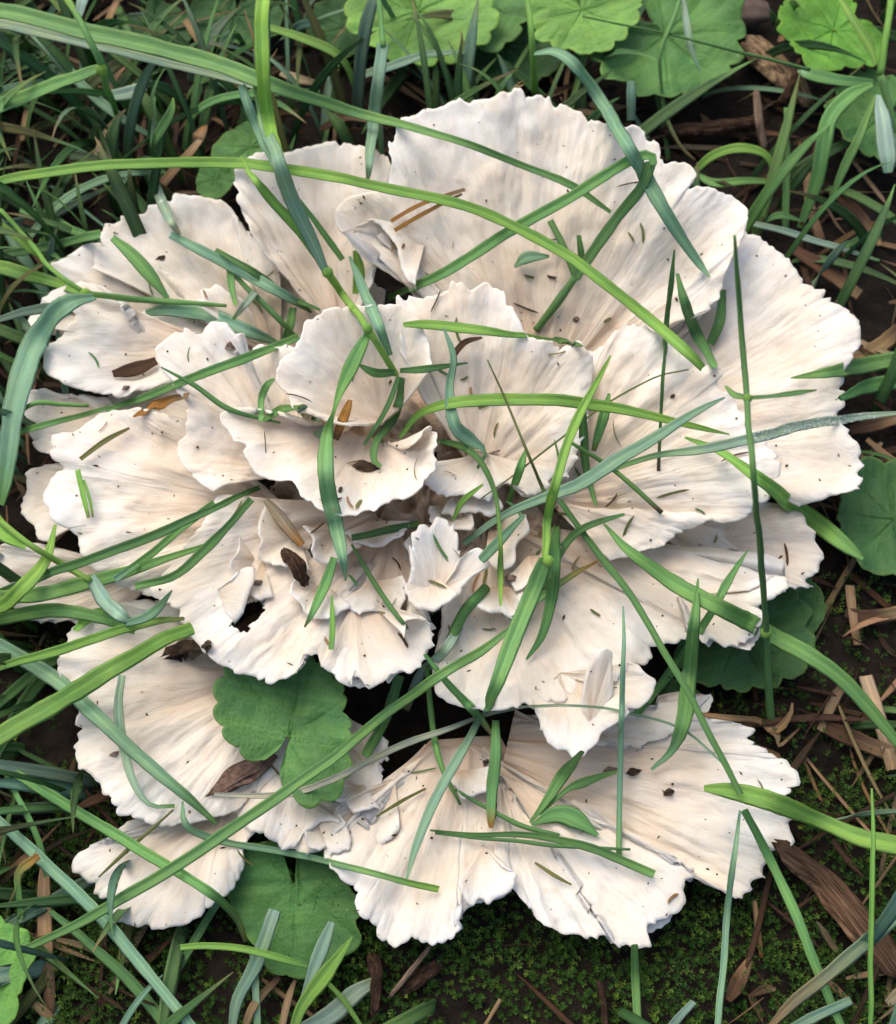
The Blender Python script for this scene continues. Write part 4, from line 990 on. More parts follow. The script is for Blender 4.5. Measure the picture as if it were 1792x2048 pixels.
# ------------------------------------------------------------------ ivy leaves (scalloped kidney shapes)
IVY_AT = []
def ivy(label, cx, cy, z, r, rot, col, tilt=(0, 0), scal=14, notch=0.75, sx=1.0, sy=1.0, lobes=0.10, stalkpts=None, group=None, cup=0.12, outline=None, vc=None):
    """centre = where the leaf stalk joins; r in photo pixels; rot = direction of leaf tip, degrees in the ground plane"""
    bseed[0] += 1; sd_ = bseed[0]
    c = at(cx, cy, z); R = r * px_cm(c)
    IVY_AT.append((c[0], c[1], R))
    na, nr = 300, 26
    th = np.linspace(-np.pi, np.pi, na)
    a = np.abs(th) / np.pi
    base = 0.62 + 0.40 * np.cos(th * 0.5) ** 0.6 * 0 + 0.22 * np.sin(np.clip(a, 0, 1) * np.pi) + 0.28 * (1 - a)
    ntc = 1 - notch * np.exp(-((np.pi - np.abs(th)) / 0.30) ** 2)
    sc = 1 + lobes * (np.abs(np.cos(th * scal / 2 + 0.35 * sn(th * 1.5, 0, sd_))) ** 0.7 - 0.6) + 0.10 * sn(th * 1.6, 1, sd_ + 1) + 0.035 * sn(th * 9, 1, sd_ + 6)
    rad = base * ntc * sc
    if outline:
        op = np.array([at(q[0], q[1], z) for q in parse(outline)])[:, :2] - c[:2]
        op = catmull(np.vstack([op, op[:1]]), 900)
        oa = np.degrees(np.arctan2(op[:, 1], op[:, 0])); orr = np.linalg.norm(op, axis=1) / R
        ta = np.degrees(th) + rot
        dif = np.abs((ta[:, None] - oa[None, :] + 180) % 360 - 180)
        rad = np.array([orr[d < max(1.2, d.min() + 0.3)].max() for d in dif])
        rad = rad * (1 + lobes * (np.abs(np.cos(th * scal / 2 + 0.5 * sn(th * 1.5, 0, sd_))) ** 0.6 - 0.75))
        sx = sy = 1.0
    s = np.linspace(0.0, 1, nr)
    TH, S = np.meshgrid(th, s, indexing='ij')
    Rr = rad[:, None] * S
    lx = Rr * np.cos(TH) * sx; ly = Rr * np.sin(TH) * sy
    # veins: sunken main ribs toward the scallops
    nvn = 7
    vth = np.linspace(-2.4, 2.4, nvn)
    o2 = np.zeros(2)
    if vc:
        w_ = (at(vc[0], vc[1], z) - c)[:2] / R
        a_r = -math.radians(rot)
        o2 = np.array([w_[0] * math.cos(a_r) - w_[1] * math.sin(a_r), w_[0] * math.sin(a_r) + w_[1] * math.cos(a_r)])
    VT = np.arctan2(ly - o2[1], lx - o2[0]); VR = np.hypot(lx - o2[0], ly - o2[1])
    dv = np.min(np.abs((VT[..., None] - vth + np.pi) % (2 * np.pi) - np.pi) * VR[..., None], axis=2)
    vein = np.exp(-(dv / 0.014) ** 2) * np.clip(1.05 - S, 0, 1)
    quilt = 0.035 * sn(lx * 6, ly * 6, sd_ + 2)
    lz = cup * (Rr ** 2) * 0.6 + 0.10 * sn(TH * 1.2, S * 2, sd_ + 3) * S + 0.05 * sn(TH * 3.5, S, sd_ + 7) * S ** 2 - 0.022 * vein + 0.02 * np.minimum(dv, 0.12) / 0.12 + quilt * 0.5
    cr, sr = math.cos(math.radians(rot)), math.sin(math.radians(rot))
    X = lx * cr - ly * sr; Y = lx * sr + ly * cr
    Z = lz + X * tilt[0] + Y * tilt[1]
    top = np.stack([c[0] + X * R, c[1] + Y * R, c[2] + Z * R], -1)
    bot = top - np.array([0, 0, 0.03])
    nv = na * nr
    idx = np.arange(nv).reshape(na, nr)
    q = np.stack([idx[:-1, :-1], idx[:-1, 1:], idx[1:, 1:], idx[1:, :-1]], -1).reshape(-1, 4)
    e = idx[:, -1]
    rim = np.stack([e[:-1], e[:-1] + nv, e[1:] + nv, e[1:]], 1)
    F = np.vstack([q, q[:, ::-1] + nv, rim])
    col = np.array(col)
    C = np.clip(col * (1 + 0.22 * vein[..., None] + 0.2 * sn(lx * 2.2, ly * 2.2, sd_ + 4)[..., None]) + np.array([0.04, 0.03, 0]) * np.clip((S - 0.93) / 0.07, 0, 1)[..., None], 0, 1)
    ST = np.stack([lx * 2, ly * 2, np.full_like(lx, sd_ * 0.37)], -1).reshape(-1, 3)
    root = empty('ivy_leaf', c)
    tag(root, label, 'leaf', group)
    lb = mesh_obj('leaf_blade', np.vstack([top.reshape(-1, 3), bot.reshape(-1, 3)]), F, M_LEAF, root, np.vstack([ST, ST]), np.vstack([C.reshape(-1, 3)] * 2))
    for vt in vth:                      # raised ribs
        k = np.linspace(0.02, 0.62, 12)
        vx = o2[0] + k * np.cos(vt); vy = o2[1] + k * np.sin(vt)
        ii_ = [int(np.argmin((lx - x_) ** 2 + (ly - y_) ** 2)) for x_, y_ in zip(vx, vy)]
        Pv = top.reshape(-1, 3)[ii_]
        inr = np.array([S.ravel()[q] for q in ii_]) < 0.9
        if inr.sum() < 4: continue
        Pv = catmull(Pv[inr], 12) + np.array([0, 0, 0.004])
        Vv, Fv, Sv, Cv = tube(Pv, np.linspace(0.035, 0.012, 12) * (0.5 + R / 3.0), col * 1.35 + 0.015, col * 1.15, m=5)
        mesh_obj('vein', Vv, Fv, M_LEAF, lb, Sv, Cv, origin=c)
    # stalk down to the soil
    dirn = np.array([-cr, -sr, 0])
    P = np.array([c + np.array([0, 0, -0.02]), c + dirn * R * 0.3 + np.array([0, 0, -0.25 * max(z, .4)]), c + dirn * R * 0.8 + np.array([0, 0, -0.6 * max(z, .4)]), c + dirn * R * 1.15 + np.array([0, 0, -z - 0.4])])
    P = catmull(P, 14)
    V, F, ST, C = tube(P, np.full(14, 0.14), col * 1.2 + np.array([0.04, 0, 0]), col)
    mesh_obj('leaf_stalk', V, F, M_LEAF, root, ST, C)
    return root

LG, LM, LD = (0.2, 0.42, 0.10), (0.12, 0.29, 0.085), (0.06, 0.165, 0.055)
ivy('green scalloped ivy leaf lying on the stained lobe, notch facing the bottom', 590, 1440, 2.55, 158, 80, (0.105, 0.27, 0.085), (0, 0.02), 18, 0.9, lobes=0.10, vc=(576, 1476),
    outline="572,1470 562,1492 545,1508 520,1524 488,1514 462,1488 444,1462 434,1430 432,1398 440,1366 458,1338 495,1322 545,1318 600,1308 640,1326 668,1350 692,1385 690,1420 704,1460 696,1500 702,1535 690,1572 660,1606 618,1614 582,1592 562,1552 570,1512 580,1488")
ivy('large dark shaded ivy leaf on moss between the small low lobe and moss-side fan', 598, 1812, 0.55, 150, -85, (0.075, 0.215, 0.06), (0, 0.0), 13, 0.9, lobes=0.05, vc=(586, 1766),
    outline="590,1766 600,1704 640,1690 664,1730 692,1765 728,1815 714,1850 722,1882 700,1908 640,1947 590,1957 540,1942 518,1900 484,1860 454,1800 458,1760 484,1702 520,1688 560,1696 580,1764")
ivy('pale yellow-green ivy leaf behind the notch of the tall fans', 838, 22, 2.2, 150, -60, LG, (0, 0.05), 15)
ivy('yellow-green ivy leaf overlapping the large dark green one in the ivy patch', 1165, 20, 2.8, 122, -70, LG, (0, 0.05), 15)
ivy('large mid green ivy leaf behind the tallest white fan', 1330, 70, 2.0, 172, -45, LM, (0, 0.08), 16, 0.6)
ivy('mid green ivy leaf beside the pale yellow-green leaf in the ivy patch', 935, 10, 1.6, 130, -20, LM, (0, 0.05), 15)
ivy('bright ivy leaf standing clear in the ivy patch', 1668, 60, 2.2, 118, -150, (0.13, 0.35, 0.05), (0, 0.05), 15, 0.4)
ivy('half hidden ivy leaf under the grass stalk by the brown stone', 1768, 235, 1.4, 112, 215, LM, (0, 0.05), 15)
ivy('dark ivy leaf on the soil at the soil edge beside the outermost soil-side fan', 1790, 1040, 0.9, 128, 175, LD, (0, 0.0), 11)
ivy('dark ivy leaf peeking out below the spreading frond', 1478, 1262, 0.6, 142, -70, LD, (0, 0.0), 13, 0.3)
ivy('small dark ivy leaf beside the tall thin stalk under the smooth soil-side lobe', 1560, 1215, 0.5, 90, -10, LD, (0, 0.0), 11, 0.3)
ivy('ivy leaf cut by the grass edge near the mossy patch', -50, 1950, 1.2, 118, -10, (0.14, 0.36, 0.08), (0, 0.0), 13)
ivy('dim ivy leaf in the gap behind the wide moss-side fan', 1300, 1440, 0.5, 110, -80, LD, (0, 0.0), 13)
ivy('smooth green leaf in the grass behind the narrow tall fan', 500, 295, 1.2, 82, -140, LM, (0, 0.1), 4, 0.1, 1.1, 0.7, 0.01)
ivy('small round leaf between narrow tall fan and the very long blade', 432, 358, 1.2, 50, -110, LM, (0, 0.1), 4, 0.1, 1.1, 0.8, 0.01)
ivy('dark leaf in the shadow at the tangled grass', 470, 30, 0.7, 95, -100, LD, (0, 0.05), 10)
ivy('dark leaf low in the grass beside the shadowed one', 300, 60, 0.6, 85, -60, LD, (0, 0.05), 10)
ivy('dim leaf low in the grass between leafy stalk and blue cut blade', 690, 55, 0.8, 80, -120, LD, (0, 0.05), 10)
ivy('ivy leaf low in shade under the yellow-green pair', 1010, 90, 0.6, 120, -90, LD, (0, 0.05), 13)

# ------------------------------------------------------------------ wood, stones, dry bits
def chunk(name, label, cat, spec, mat, zlift=0.0, thick=0.5, seed=1, rough=0.12, group=None, flat=1.0):
    """irregular elongated piece: 'x,y,h,w' along its axis"""
    P, W = place(spec)
    n = 34; m = 18
    PW = catmull(np.column_stack([P, W]), n)
    P, W = PW[:, :3], PW[:, 3]
    T = frames(P)
    up = np.array([0, 0, 1.0])
    S = np.cross(T, up); S /= np.maximum(np.linalg.norm(S, axis=1, keepdims=True), 1e-6); U = np.cross(S, T)
    m = 36; a = np.linspace(0, 2 * np.pi, m, endpoint=False)
    al = np.concatenate([[0], np.cumsum(np.linalg.norm(np.diff(P, axis=0), axis=1))])[:, None]
    ca = np.cos(a)[None, :]; sa = np.sin(a)[None, :]
    Wm = max(W.max(), 0.05)
    wob = 1 + rough * 1.6 * sn(ca * 1.3 + al / Wm * 0.9, sa * 1.3 + al / Wm * 0.5, seed) + rough * sn(ca * 4.1, sa * 4.1 + al / Wm * 0.35, seed + 1) + rough * 0.5 * sn(ca * 9, sa * 9 + al / Wm * 1.1, seed + 2)
    rag = 1 + 2.2 * rough * np.sign(np.arange(n)[:, None] - n / 2) * 0
    end = np.clip(np.minimum(np.arange(n), n - 1 - np.arange(n)) / 2.0, 0.12, 1)[:, None] ** 0.5
    r = (W[:, None] / 2) * wob * end
    push = (T[:, None, :] * (np.where(np.arange(n) > n / 2, 1, -1) * np.clip(1 - np.minimum(np.arange(n), n - 1 - np.arange(n)) / 3.0, 0, 1))[:, None, None]) * (Wm * rough * 2.2 * sn(ca * 2.6, sa * 2.6, seed + 5))[..., None]
    V = P[:, None, :] + push + S[:, None, :] * (ca * r)[..., None] + U[:, None, :] * (sa * r * thick)[..., None]
    CST = np.stack(np.broadcast_arrays(np.cos(a)[None, :] * W[:, None] * 0.8 + np.sin(a)[None, :] * 0.2, al, seed * 1.7), -1).reshape(-1, 3)
    idx = np.arange(n * m).reshape(n, m); nx = np.roll(idx, -1, 1)
    F = [tuple(int(i) for i in f) for f in np.stack([idx[:-1], nx[:-1], nx[1:], idx[1:]], -1).reshape(-1, 4)]
    F += [tuple(int(i) for i in idx[0][::-1]), tuple(int(i) for i in idx[-1])]
    o = mesh_obj(name, V.reshape(-1, 3), F, mat, None, CST, origin=P[n // 2])
    return tag(o, label, cat, group)

chunk('stone', 'rounded brown stone behind the large mid green ivy leaf', 'stone', "1462,30,0.5,60 1495,22,0.7,84 1532,24,0.5,58", M_STONE, thick=0.8, seed=11, rough=0.06)
chunk('wood_piece', 'weathered yellowish wood piece with black stains by the brown stone', 'wood', "1490,80,0.6,56 1540,125,0.7,74 1590,170,0.6,62 1625,215,0.3,30", M_WOOD, thick=0.6, seed=12, rough=0.14)
chunk('twig', 'grey forked twig standing on the weathered wood piece', 'twig', "1560,210,0.8,26 1585,165,1.5,20 1602,115,2.1,12", M_BARK, thick=1, seed=13)
chunk('stick', 'dark brown stick lying on soil behind the beside the tallest fan', 'stick', "1320,262,0.4,34 1420,258,0.5,38 1530,240,0.4,26", M_BARK, thick=0.8, seed=14)
chunk('stick', 'thin tan stick standing up across the dark brown stick', 'stick', "1512,180,1.2,14 1518,240,0.9,22 1530,300,0.2,16", M_STICK, thick=0.8, seed=15)
chunk('bark_piece', 'long fibrous rotten wood piece at the soil edge below the wide moss-side fan', 'wood', "1555,1690,0.2,50 1640,1755,0.4,74 1720,1850,0.5,82 1800,1950,0.4,70", M_FIBRE, thick=0.35, seed=16, rough=0.2)
chunk('bark_piece', 'dark brown bark chip stuck upright in the holed frond', 'bark', "568,1100,0.3,26 592,1130,0.4,34 612,1168,0.3,30", M_BARK, thick=0.4, seed=17, rough=0.3)
chunk('bark_piece', 'grey-brown bark flake on the stained lobe beside the ivy leaf', 'bark', "420,1588,0.12,10 450,1570,0.15,44 490,1545,0.2,60 545,1518,0.15,30", M_FLAKE, thick=0.12, seed=18, rough=0.25)
chunk('soil_clod', 'black crumbly soil clod under the holed frond on the stained lobe', 'soil clod', "338,1312,0.2,34 372,1300,0.3,48 418,1290,0.2,32", M_CRUMB, thick=0.5, seed=19, rough=0.35)
chunk('soil_clod', 'dark soil clod in the rosette centre behind the front lip', 'soil clod', "715,930,0.1,18 735,932,0.2,24 750,934,0.1,12", M_CRUMB, thick=0.5, seed=20, rough=0.35)
chunk('twig', 'thin broken twig upright in the moss below the moss-side fans', 'twig', "1196,1960,0.8,10 1205,1990,0.6,16 1212,2060,0.2,14", M_BARK, thick=1, seed=21)
chunk('twig', 'dark wood sliver lying in the moss beside the scalloped moss-side fan', 'twig', "745,1905,0.4,26 752,1960,0.5,30 748,2030,0.3,18", M_BARK, thick=0.6, seed=22, rough=0.25)
chunk('twig', 'pale thin stick leaning below the scalloped moss-side fan', 'twig', "862,1892,0.9,9 815,1950,0.6,12 778,1995,0.2,9", M_STICK, thick=1, seed=23)
chunk('wood_chip', 'dark red-brown wood chip in the moss beside the pale thin stick', 'wood', "800,1985,0.2,28 840,1955,0.3,38 880,1925,0.2,22", M_BARK, thick=0.4, seed=24, rough=0.25)
crumbs = [("1337,1585", 15, 'dark crumb in the middle of the wide moss-side fan'), ("1268,1543", 18, 'dark crumb at the upper root of the wide moss-side fan'),
          ("1222,1542", 17, 'grey crumb beside the dark crumb on the wide moss-side fan'), ("1022,1157", 18, 'blue-grey crumb on the root of the spreading frond'),
          ("228,1507", 12, 'grey pellet on the stained lobe'), ("626,1400", 18, 'small snail-like pellet on the big ivy leaf'),
          ("1152,638", 10, 'brown oval seed on the tall fan beside the bent stalk'), ("252,775", 10, 'brown seed on the low grass-side lobe'),
          ("1345,792", 8, 'black crumb on the broad inner fan'), ("462,690", 17, 'brown grain on the tip of the notched fan'),
          ("515,1165", 14, 'brown flake inside the holed frond'), ("322,515", 12, 'dark grain on the low grass-side fan')]
for (xy, sz, lab) in crumbs:
    x, y = [float(v) for v in xy.split(',')]
    mt = M_STONE if ('grey' in lab or 'snail' in lab or 'brown' in lab) else M_CRUMB
    chunk('crumb', lab, 'crumb', f"{x-sz*.45},{y+2},0.03,{sz*.6} {x},{y},0.06,{sz*.85} {x+sz*.45},{y-2},0.03,{sz*.5}", mt, thick=0.8, seed=int(x), rough=0.45)

# dry straws and dead leaves
def dry(label, spec, col='tan', tip=None, twist=0, fold=0.15, ge=None, name='dry_straw', cat='straw', stem=False, group=None):
    return blade(label, spec, col, tip, twist, fold, ge, 0.5, M_DRY, name, cat, group, stem)

dry('two-pronged dry orange straw on the tall fan, upper prong', "782,442,0.2,8 840,410,0.5,9 930,378,0.5,8", 'org', 'tan')
dry('two-pronged dry orange straw on the tall fan, lower prong', "790,460,0.2,9 850,425,0.4,9 925,388,0.5,6", 'org', 'tan')
dry('yellow-brown withered leaf sliver on the grass-side lobe', "268,835,0.3,6 310,812,0.6,34 375,790,0.4,12", 'org', 'tan', 20)
dry('reddish brown dead leaf lying on the low grass-side lobe', "225,748,0.2,18 265,738,0.3,36 312,720,0.3,20", 'brn', 'brn')
dry('brown and orange dead blade leaning in the holed frond', "530,1000,0.9,14 565,1040,0.8,32 605,1090,0.4,16", 'pale', 'org')
dry('dry brown blade scrap under the rounded cap beside the grey-green scrap', "700,800,0.6,10 690,830,0.6,26 672,880,0.3,14", 'org', 'brn')
dry('dead brown leaf curl at the middle fan margin', "905,715,0.4,18 930,685,0.6,20 965,675,0.4,6", 'brn', 'brn', 30)
dry('pale straw with blunt ends lying on soil near the soil edge', "1732,1352,0.5,34 1760,1440,0.6,38 1785,1540,0.4,34", 'pale', 'tan')
dry('tan straw slanting on soil beside the pale blunt straw', "1640,1460,0.4,20 1670,1400,0.6,28 1690,1370,0.5,20", 'tan', 'brn')
dry('brown broad dead blade on soil below the slanting tan straw', "1620,1440,0.3,26 1690,1470,0.5,44 1790,1510,0.4,40", 'brn', 'tan')
dry('orange-brown dead blade at the soil edge beside dark ivy leaf', "1690,1225,0.4,24 1740,1235,0.5,40 1800,1225,0.4,36", 'brn', 'tan')
dry('tan straw joint on soil beside the wide bright blade', "1700,1170,0.5,26 1705,1220,0.5,24 1715,1290,0.3,20", 'tan', 'tan')
dry('curly dead blades at the foot of the tall thin stalk', "1400,1430,0.6,10 1460,1436,0.6,14 1515,1440,0.5,18 1550,1460,0.4,26 1580,1430,0.9,12 1585,1405,1.1,5", 'tan', 'tan', [0, 40, 20])
dry('brown bent dead blade at the foot of the tall thin stalk', "1535,1450,0.3,26 1555,1470,0.4,22 1560,1490,0.3,10 1600,1455,0.5,4", 'tan', 'brn', [0, 50, 0])
dry('long brown straw upright in the soil beside the looped shoot', "1612,330,0.6,18 1618,400,0.5,26 1640,480,0.3,24", 'tan', 'brn')
dry('brown straw slanting on soil beside the outermost soil-side fan', "1660,380,0.6,24 1720,430,0.5,26 1760,490,0.3,14", 'brn', 'tan')
dry('wide brown dead blade beside the outermost soil-side fan', "1590,500,0.5,26 1650,540,0.6,40 1720,590,0.4,30", 'brn', 'tan')
dry('tan dead blade at the soil edge above the broad green blade', "1710,720,0.4,30 1760,690,0.5,44 1800,660,0.4,40", 'tan', 'brn')
dry('brown dead blade at the soil edge under the frosted blade', "1700,860,0.3,24 1750,850,0.4,36 1800,835,0.3,30", 'brn', 'tan')
dry('thin tan stick-like straw on soil beside the outer fan corner', "1735,880,0.4,12 1770,910,0.4,16 1800,930,0.3,14", 'tan', 'tan')
dry('long brown dead blade hanging in the mossy grass patch', "90,1720,0.9,22 88,1800,0.8,36 92,1900,0.6,40 100,2030,0.3,24", 'tan', 'brn')
dry('brown dead blade lying at the mossy grass edge', "20,1990,0.4,16 70,2010,0.5,26 125,2060,0.3,26", 'tan', 'brn')
dry('brown thin dead blade over the moss by the long grass', "110,1880,0.5,12 170,1895,0.6,18 220,1920,0.4,10", 'tan', 'tan')
dry('brown dead leaf scrap on the moss below the moss-side fans', "1455,2000,0.3,14 1475,1965,0.4,44 1498,1920,0.5,14", 'brn', 'tan', 20, name='dead_leaf', cat='dead leaf')
dry('small brown dead leaf on the moss beside the blue stem', "1500,1990,0.2,10 1530,1978,0.3,26 1550,1980,0.2,8", 'brn', 'tan', name='dead_leaf', cat='dead leaf')
dry('pinkish dead leaf at the soil edge by rotten wood', "1775,2010,0.3,20 1800,1990,0.4,40 1830,1970,0.3,20", 'pale', 'tan', name='dead_leaf', cat='dead leaf')
dry('tan stick standing in the moss below the wide moss-side fan', "1510,1800,0.8,10 1516,1850,0.6,14 1524,1915,0.1,10", 'tan', 'org', stem=True)
dry('tan straw standing in the moss under the outer moss blades', "965,2060,0.2,8 1000,2000,0.3,10", 'tan', 'tan', stem=True)
dry('brown blade curving in the moss beside the bright pointed blade', "490,2060,0.3,18 510,2010,0.6,22 560,1955,0.4,14", 'tan', 'brn')
dry('brown straw upright beside the brown curving blade on moss', "560,2060,0.3,14 575,2000,0.4,16 590,1960,0.3,8", 'tan', 'tan')
for lab, sp, c1, c2 in [
    ('brown dead blade tangled above the low grass-side fan', "300,400,0.8,14 340,350,1.2,28 400,280,1.4,20 410,255,1.2,10", 'tan', 'pale'),
    ('tan dead leaf curl in the grass behind the narrow tall fan', "395,290,1.2,24 400,270,1.5,34 410,250,1.2,16", 'tan', 'org'),
    ('brown straw leaning in the tangled grass', "210,60,1.2,14 225,20,1.6,22 240,-10,1.6,20", 'tan', 'brn'),
    ('brown straw crossing behind the long two-tone blade', "370,40,1.4,18 400,85,1.2,22 425,125,0.8,12", 'tan', 'brn'),
    ('tan straw slanting under the long two-tone blade', "210,200,0.8,10 240,140,1.4,18 275,115,1.6,14", 'tan', 'org'),
    ('pale straw standing in the shaded tangled grass', "190,310,0.5,12 215,260,1.0,14 240,225,1.2,8", 'pale', 'tan'),
    ('tan flat straw behind the narrow tall fan edge', "560,145,1.4,16 600,160,1.5,26 645,168,1.2,12", 'pale', 'tan'),
    ('brown withered sheath behind the blue cut blade', "640,260,0.8,10 690,235,1.0,30 735,240,0.8,18", 'brn', 'tan'),
    ('brown dead blade at the grass edge under the dark leaf', "20,440,1.0,10 80,448,1.2,18 160,460,1.0,8", 'brn', 'tan'),
    ('tan blade tangled in the matted grass', "45,280,1.0,10 55,220,1.2,20 75,200,1.2,8", 'tan', 'brn')]:
    dry(lab, sp, c1, c2, [0, 25])

# ------------------------------------------------------------------ stuff: back grass, litter, moss, crumbs
def mush_dist(x, y):
    p = np.array([x, y])
    c = at(890, 1040, 0)
    return math.hypot((x - c[0]) / 13.6, (y - c[1]) / 15.0)

def many(name, gens, mat, label, cat):
    Vs, Fs, Ss, Cs = [], [], [], []
    n = 0
    for V, F, ST, C in gens:
        Vs.append(V); Fs.append(F + n); Ss.append(ST); Cs.append(C); n += len(V)
    o = mesh_obj(name, np.vstack(Vs), np.vstack(Fs), mat, None, np.vstack(Ss), np.vstack(Cs))
    return tag(o, label, cat, kind='stuff')

def rand_blade(x, y, length, width, col, col1, lean, az, seed, flat=False):
    r = random.Random(seed)
    z0 = float(ground_h(np.array(x), np.array(y))) - 0.15
    n = 11
    t = np.linspace(0, 1, n)
    d = np.array([math.cos(az), math.sin(az), 0]); side = np.array([-d[1], d[0], 0])
    if flat:
        z = z0 + 0.25 + r.random() * 0.6 + 0.25 * np.sin(t * 3 + r.random() * 6)
        h = (t - 0.5) * length
        k = h
    else:
        hgt = length * math.cos(lean); out = length * math.sin(lean)
        k = out * t ** 1.6
        z = z0 + hgt * np.sin(t * (1.2 + 0.9 * r.random()))
    b = r.uniform(-0.2, 0.2) * length
    P = np.array([x, y, 0])[None] + d[None] * np.asarray(k)[:, None] + side[None] * (b * t ** 2)[:, None]
    P[:, 2] = z
    W = width * np.minimum(1, np.minimum(t * 6 + 0.45, (1 - t) * 2.6 + 0.06))
    nm = np.array([r.uniform(-0.5, 0.5), r.uniform(-0.9, 0.2), 1.0]); nm /= np.linalg.norm(nm)
    return ribbon(P, W, col, col1, r.uniform(-40, 40), 0.25, seed, nm, na=5)

def vary(c, r, a=0.25):
    k = 1 - a + 2 * a * r.random()
    return np.array(c) * k * np.array([0.85 + 0.3 * r.random(), 1, 0.85 + 0.3 * r.random()])

gens = []
r = random.Random(21)
cnt = 0
while cnt < 1500:
    x = r.uniform(-34, 34); y = r.uniform(-26, 36)
    dm = mush_dist(x, y)
    if dm < 1.0: continue
    if any(math.hypot(x - a, y - b + 0.8) < q * 1.05 for a, b, q in IVY_AT) and r.random() < 0.9: continue
    # dense behind and left; sparse over the moss in front and the soil at right
    dens = 0.95
    if y < -8 and x > -9: dens = 0.05
    elif x > 10 and y < 9: dens = 0.06
    elif x > 6 and y > 7: dens = 0.22
    elif y < -8: dens = 0.4
    if r.random() > dens: continue
    cnt += 1
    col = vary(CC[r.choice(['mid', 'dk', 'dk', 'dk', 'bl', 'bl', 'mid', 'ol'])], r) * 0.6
    tip = vary(CC[r.choice(['tan', 'mid', 'mid', 'dk', 'ol'])], r)
    L = r.uniform(2.5, 7.5)
    az = r.uniform(0, 2 * math.pi)
    if dm < 1.35:
        az = math.atan2(y, x) + r.uniform(-1.1, 1.1)
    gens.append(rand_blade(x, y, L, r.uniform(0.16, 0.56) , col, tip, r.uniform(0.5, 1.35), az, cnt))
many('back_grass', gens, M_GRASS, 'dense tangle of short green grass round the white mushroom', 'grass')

gens = []
r = random.Random(5)
cnt = 0
while cnt < 1500:
    x = r.uniform(-30, 30); y = r.uniform(-24, 34)
    if mush_dist(x, y) < 0.85: continue
    if y < -8 and abs(x) < 9 and r.random() > 0.12: continue
    cnt += 1
    col = vary(CC[r.choice(['tan', 'brn', 'brn', 'tan', 'brn', 'brn'])], r, 0.35) * 0.75
    gens.append(rand_blade(x, y, r.uniform(1.0, 5.5), r.uniform(0.06, 0.34), col, vary(col, r), 0, r.uniform(0, 6.3), 3000 + cnt, True))
many('dead_grass_litter', gens, M_DRY, 'brown dead grass litter lying on the dark soil', 'dead grass')

# moss: sprigs of tiny leaves
r = random.Random(9)
rn = np.random.default_rng(4)
mv, mf, mc, ms = [], [], [], []
nv = 0
cnt = 0
while cnt < 14000:
    x = r.uniform(-16, 18); y = r.uniform(-21, -1)
    dm = mush_dist(x, y)
    if dm < 0.72: continue
    patch = float(vnoise(np.array(x * 0.45), np.array(y * 0.45), 33))
    want = 0.95 if (y < -9.0 and x > -5) else (0.85 if y < -8 else (0.22 if x > 9 else 0.12))
    if r.random() > want * (0.35 + 0.9 * patch): continue
    cnt += 1
    z = float(ground_h(np.array(x), np.array(y)))
    hgt = r.uniform(0.15, 0.95) * (0.4 + 1.1 * patch)
    lean = np.array([r.uniform(-0.5, 0.5), r.uniform(-0.5, 0.5), 1.0]); lean /= np.linalg.norm(lean)
    c = vary((0.04, 0.10, 0.016) if r.random() < 0.85 else (0.11, 0.2, 0.03), r, 0.4)
    nl = 12
    for k in range(nl):
        f = (k + 0.5) / nl
        p = np.array([x, y, z - 0.05]) + lean * hgt * f
        a = k * 2.4 + r.random() * 0.5
        d = np.array([math.cos(a), math.sin(a), 0.55 + 0.5 * f]); d /= np.linalg.norm(d)
        L = 0.15 * (1 - 0.45 * f) * r.uniform(0.7, 1.3); wd = 0.036
        s_ = np.array([-d[1], d[0], 0.0]) * wd
        mv += [p - s_ * 0.4, p + d * L * 0.5 - s_, p + d * L, p + d * L * 0.5 + s_]
        mf.append((nv, nv + 1, nv + 2, nv + 3)); nv += 4
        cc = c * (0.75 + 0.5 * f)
        mc += [cc] * 4; ms += [(k * 0.3, f, x)] * 4
moss = mesh_obj('moss', np.array(mv), np.array(mf), M_MOSS, None, np.array(ms), np.array(mc), smooth=False)
tag(moss, 'dark green feathery moss carpet on the soil in front of the mushroom', 'moss', kind='stuff')

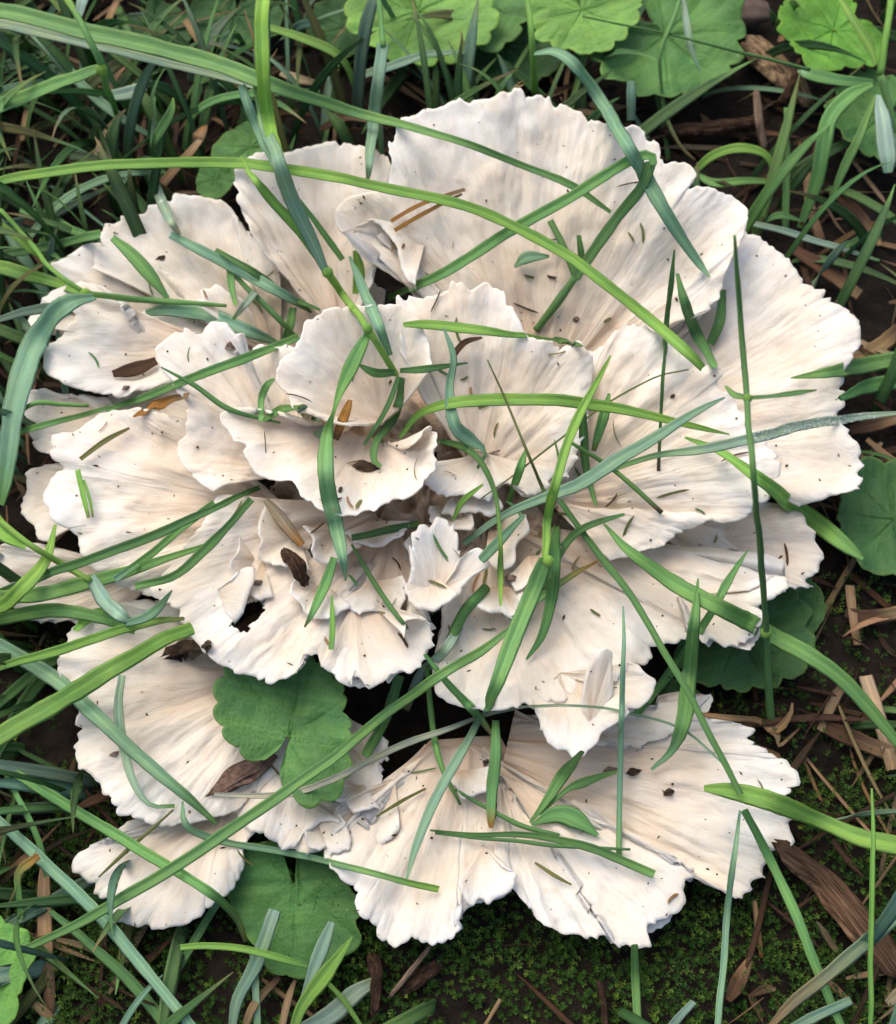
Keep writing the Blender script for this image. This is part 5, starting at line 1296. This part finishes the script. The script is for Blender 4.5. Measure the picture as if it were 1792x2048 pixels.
# scattered crumbs and fibres on the white fans
cv, cf = [], []
nv = 0
r = random.Random(77)
k = 0
while k < 300:
    x = r.uniform(60, 1720); y = r.uniform(190, 1890)
    h = BVH.ray_cast(Vector(CAM), Vector(ray(x, y)))
    if h[0] is None: continue
    k += 1
    p = np.array(h[0]); s_ = r.choice([0.02, 0.025, 0.03, 0.03, 0.04, 0.055])
    el = r.choice([1, 1, 1, 1.6, 2.5, 5 if s_ < 0.035 else 1])
    a = r.uniform(0, 6.3)
    ax = np.array([math.cos(a), math.sin(a), 0]); ay = np.array([-ax[1], ax[0], 0]); az_ = np.array([0, 0, 1.0])
    for q in (ax * el * s_, ay * s_ * r.uniform(.6, 1), -ax * el * s_ * r.uniform(.7, 1.2), -ay * s_ * r.uniform(.6, 1), az_ * s_, -az_ * s_):
        cv.append(p + q + az_ * s_ * 0.4)
    for f in ((0, 1, 4), (1, 2, 4), (2, 3, 4), (3, 0, 4), (1, 0, 5), (2, 1, 5), (3, 2, 5), (0, 3, 5)):
        cf.append(tuple(nv + i for i in f))
    nv += 6
o = mesh_obj('soil_specks', np.array(cv), np.array(cf), M_CRUMB, None, smooth=False)
tag(o, 'tiny dark soil specks and fibres scattered over the white fans', 'soil specks', kind='stuff')

# fine clippings caught on the fans
gens = []
r = random.Random(31)
k = 0
while k < 85:
    if r.random() < 0.6:
        x, y = r.gauss(900, 230), r.gauss(960, 230)
    else:
        x, y = r.uniform(100, 1600), r.uniform(300, 1800)
    h = BVH.ray_cast(Vector(CAM), Vector(ray(x, y)))
    if h[0] is None: continue
    k += 1
    p = np.array(h[0]); nn = np.array(h[1]); nn = nn if nn[2] > 0 else -nn
    a = r.uniform(0, 6.3)
    d = np.array([math.cos(a), math.sin(a), r.uniform(-0.05, 0.25)]); d -= nn * (d @ nn) * 0.9; d /= np.linalg.norm(d)
    L = r.uniform(0.25, 1.1); n = 7
    tt = np.linspace(-0.5, 0.5, n)
    P = p + nn * 0.05 + d * (tt * L)[:, None] + np.cross(d, nn) * (r.uniform(-0.25, 0.25) * L * (tt ** 2) * 2)[:, None] + nn * (0.08 * (tt + 0.5) * L)[:, None]
    W = r.uniform(0.03, 0.11) * np.minimum(1, (0.5 - np.abs(tt)) * 5 + 0.3)
    c = vary(CC[r.choice(['dk', 'ol', 'ol', 'ol', 'tan', 'brn', 'brn'])], r)
    gens.append(ribbon(P, W, c, vary(c, r), r.uniform(-30, 30), 0.3, 9000 + k, nn, na=5))
many('grass_clippings', gens, M_GRASS, 'fine green and brown grass clippings caught on the white fans', 'clippings')
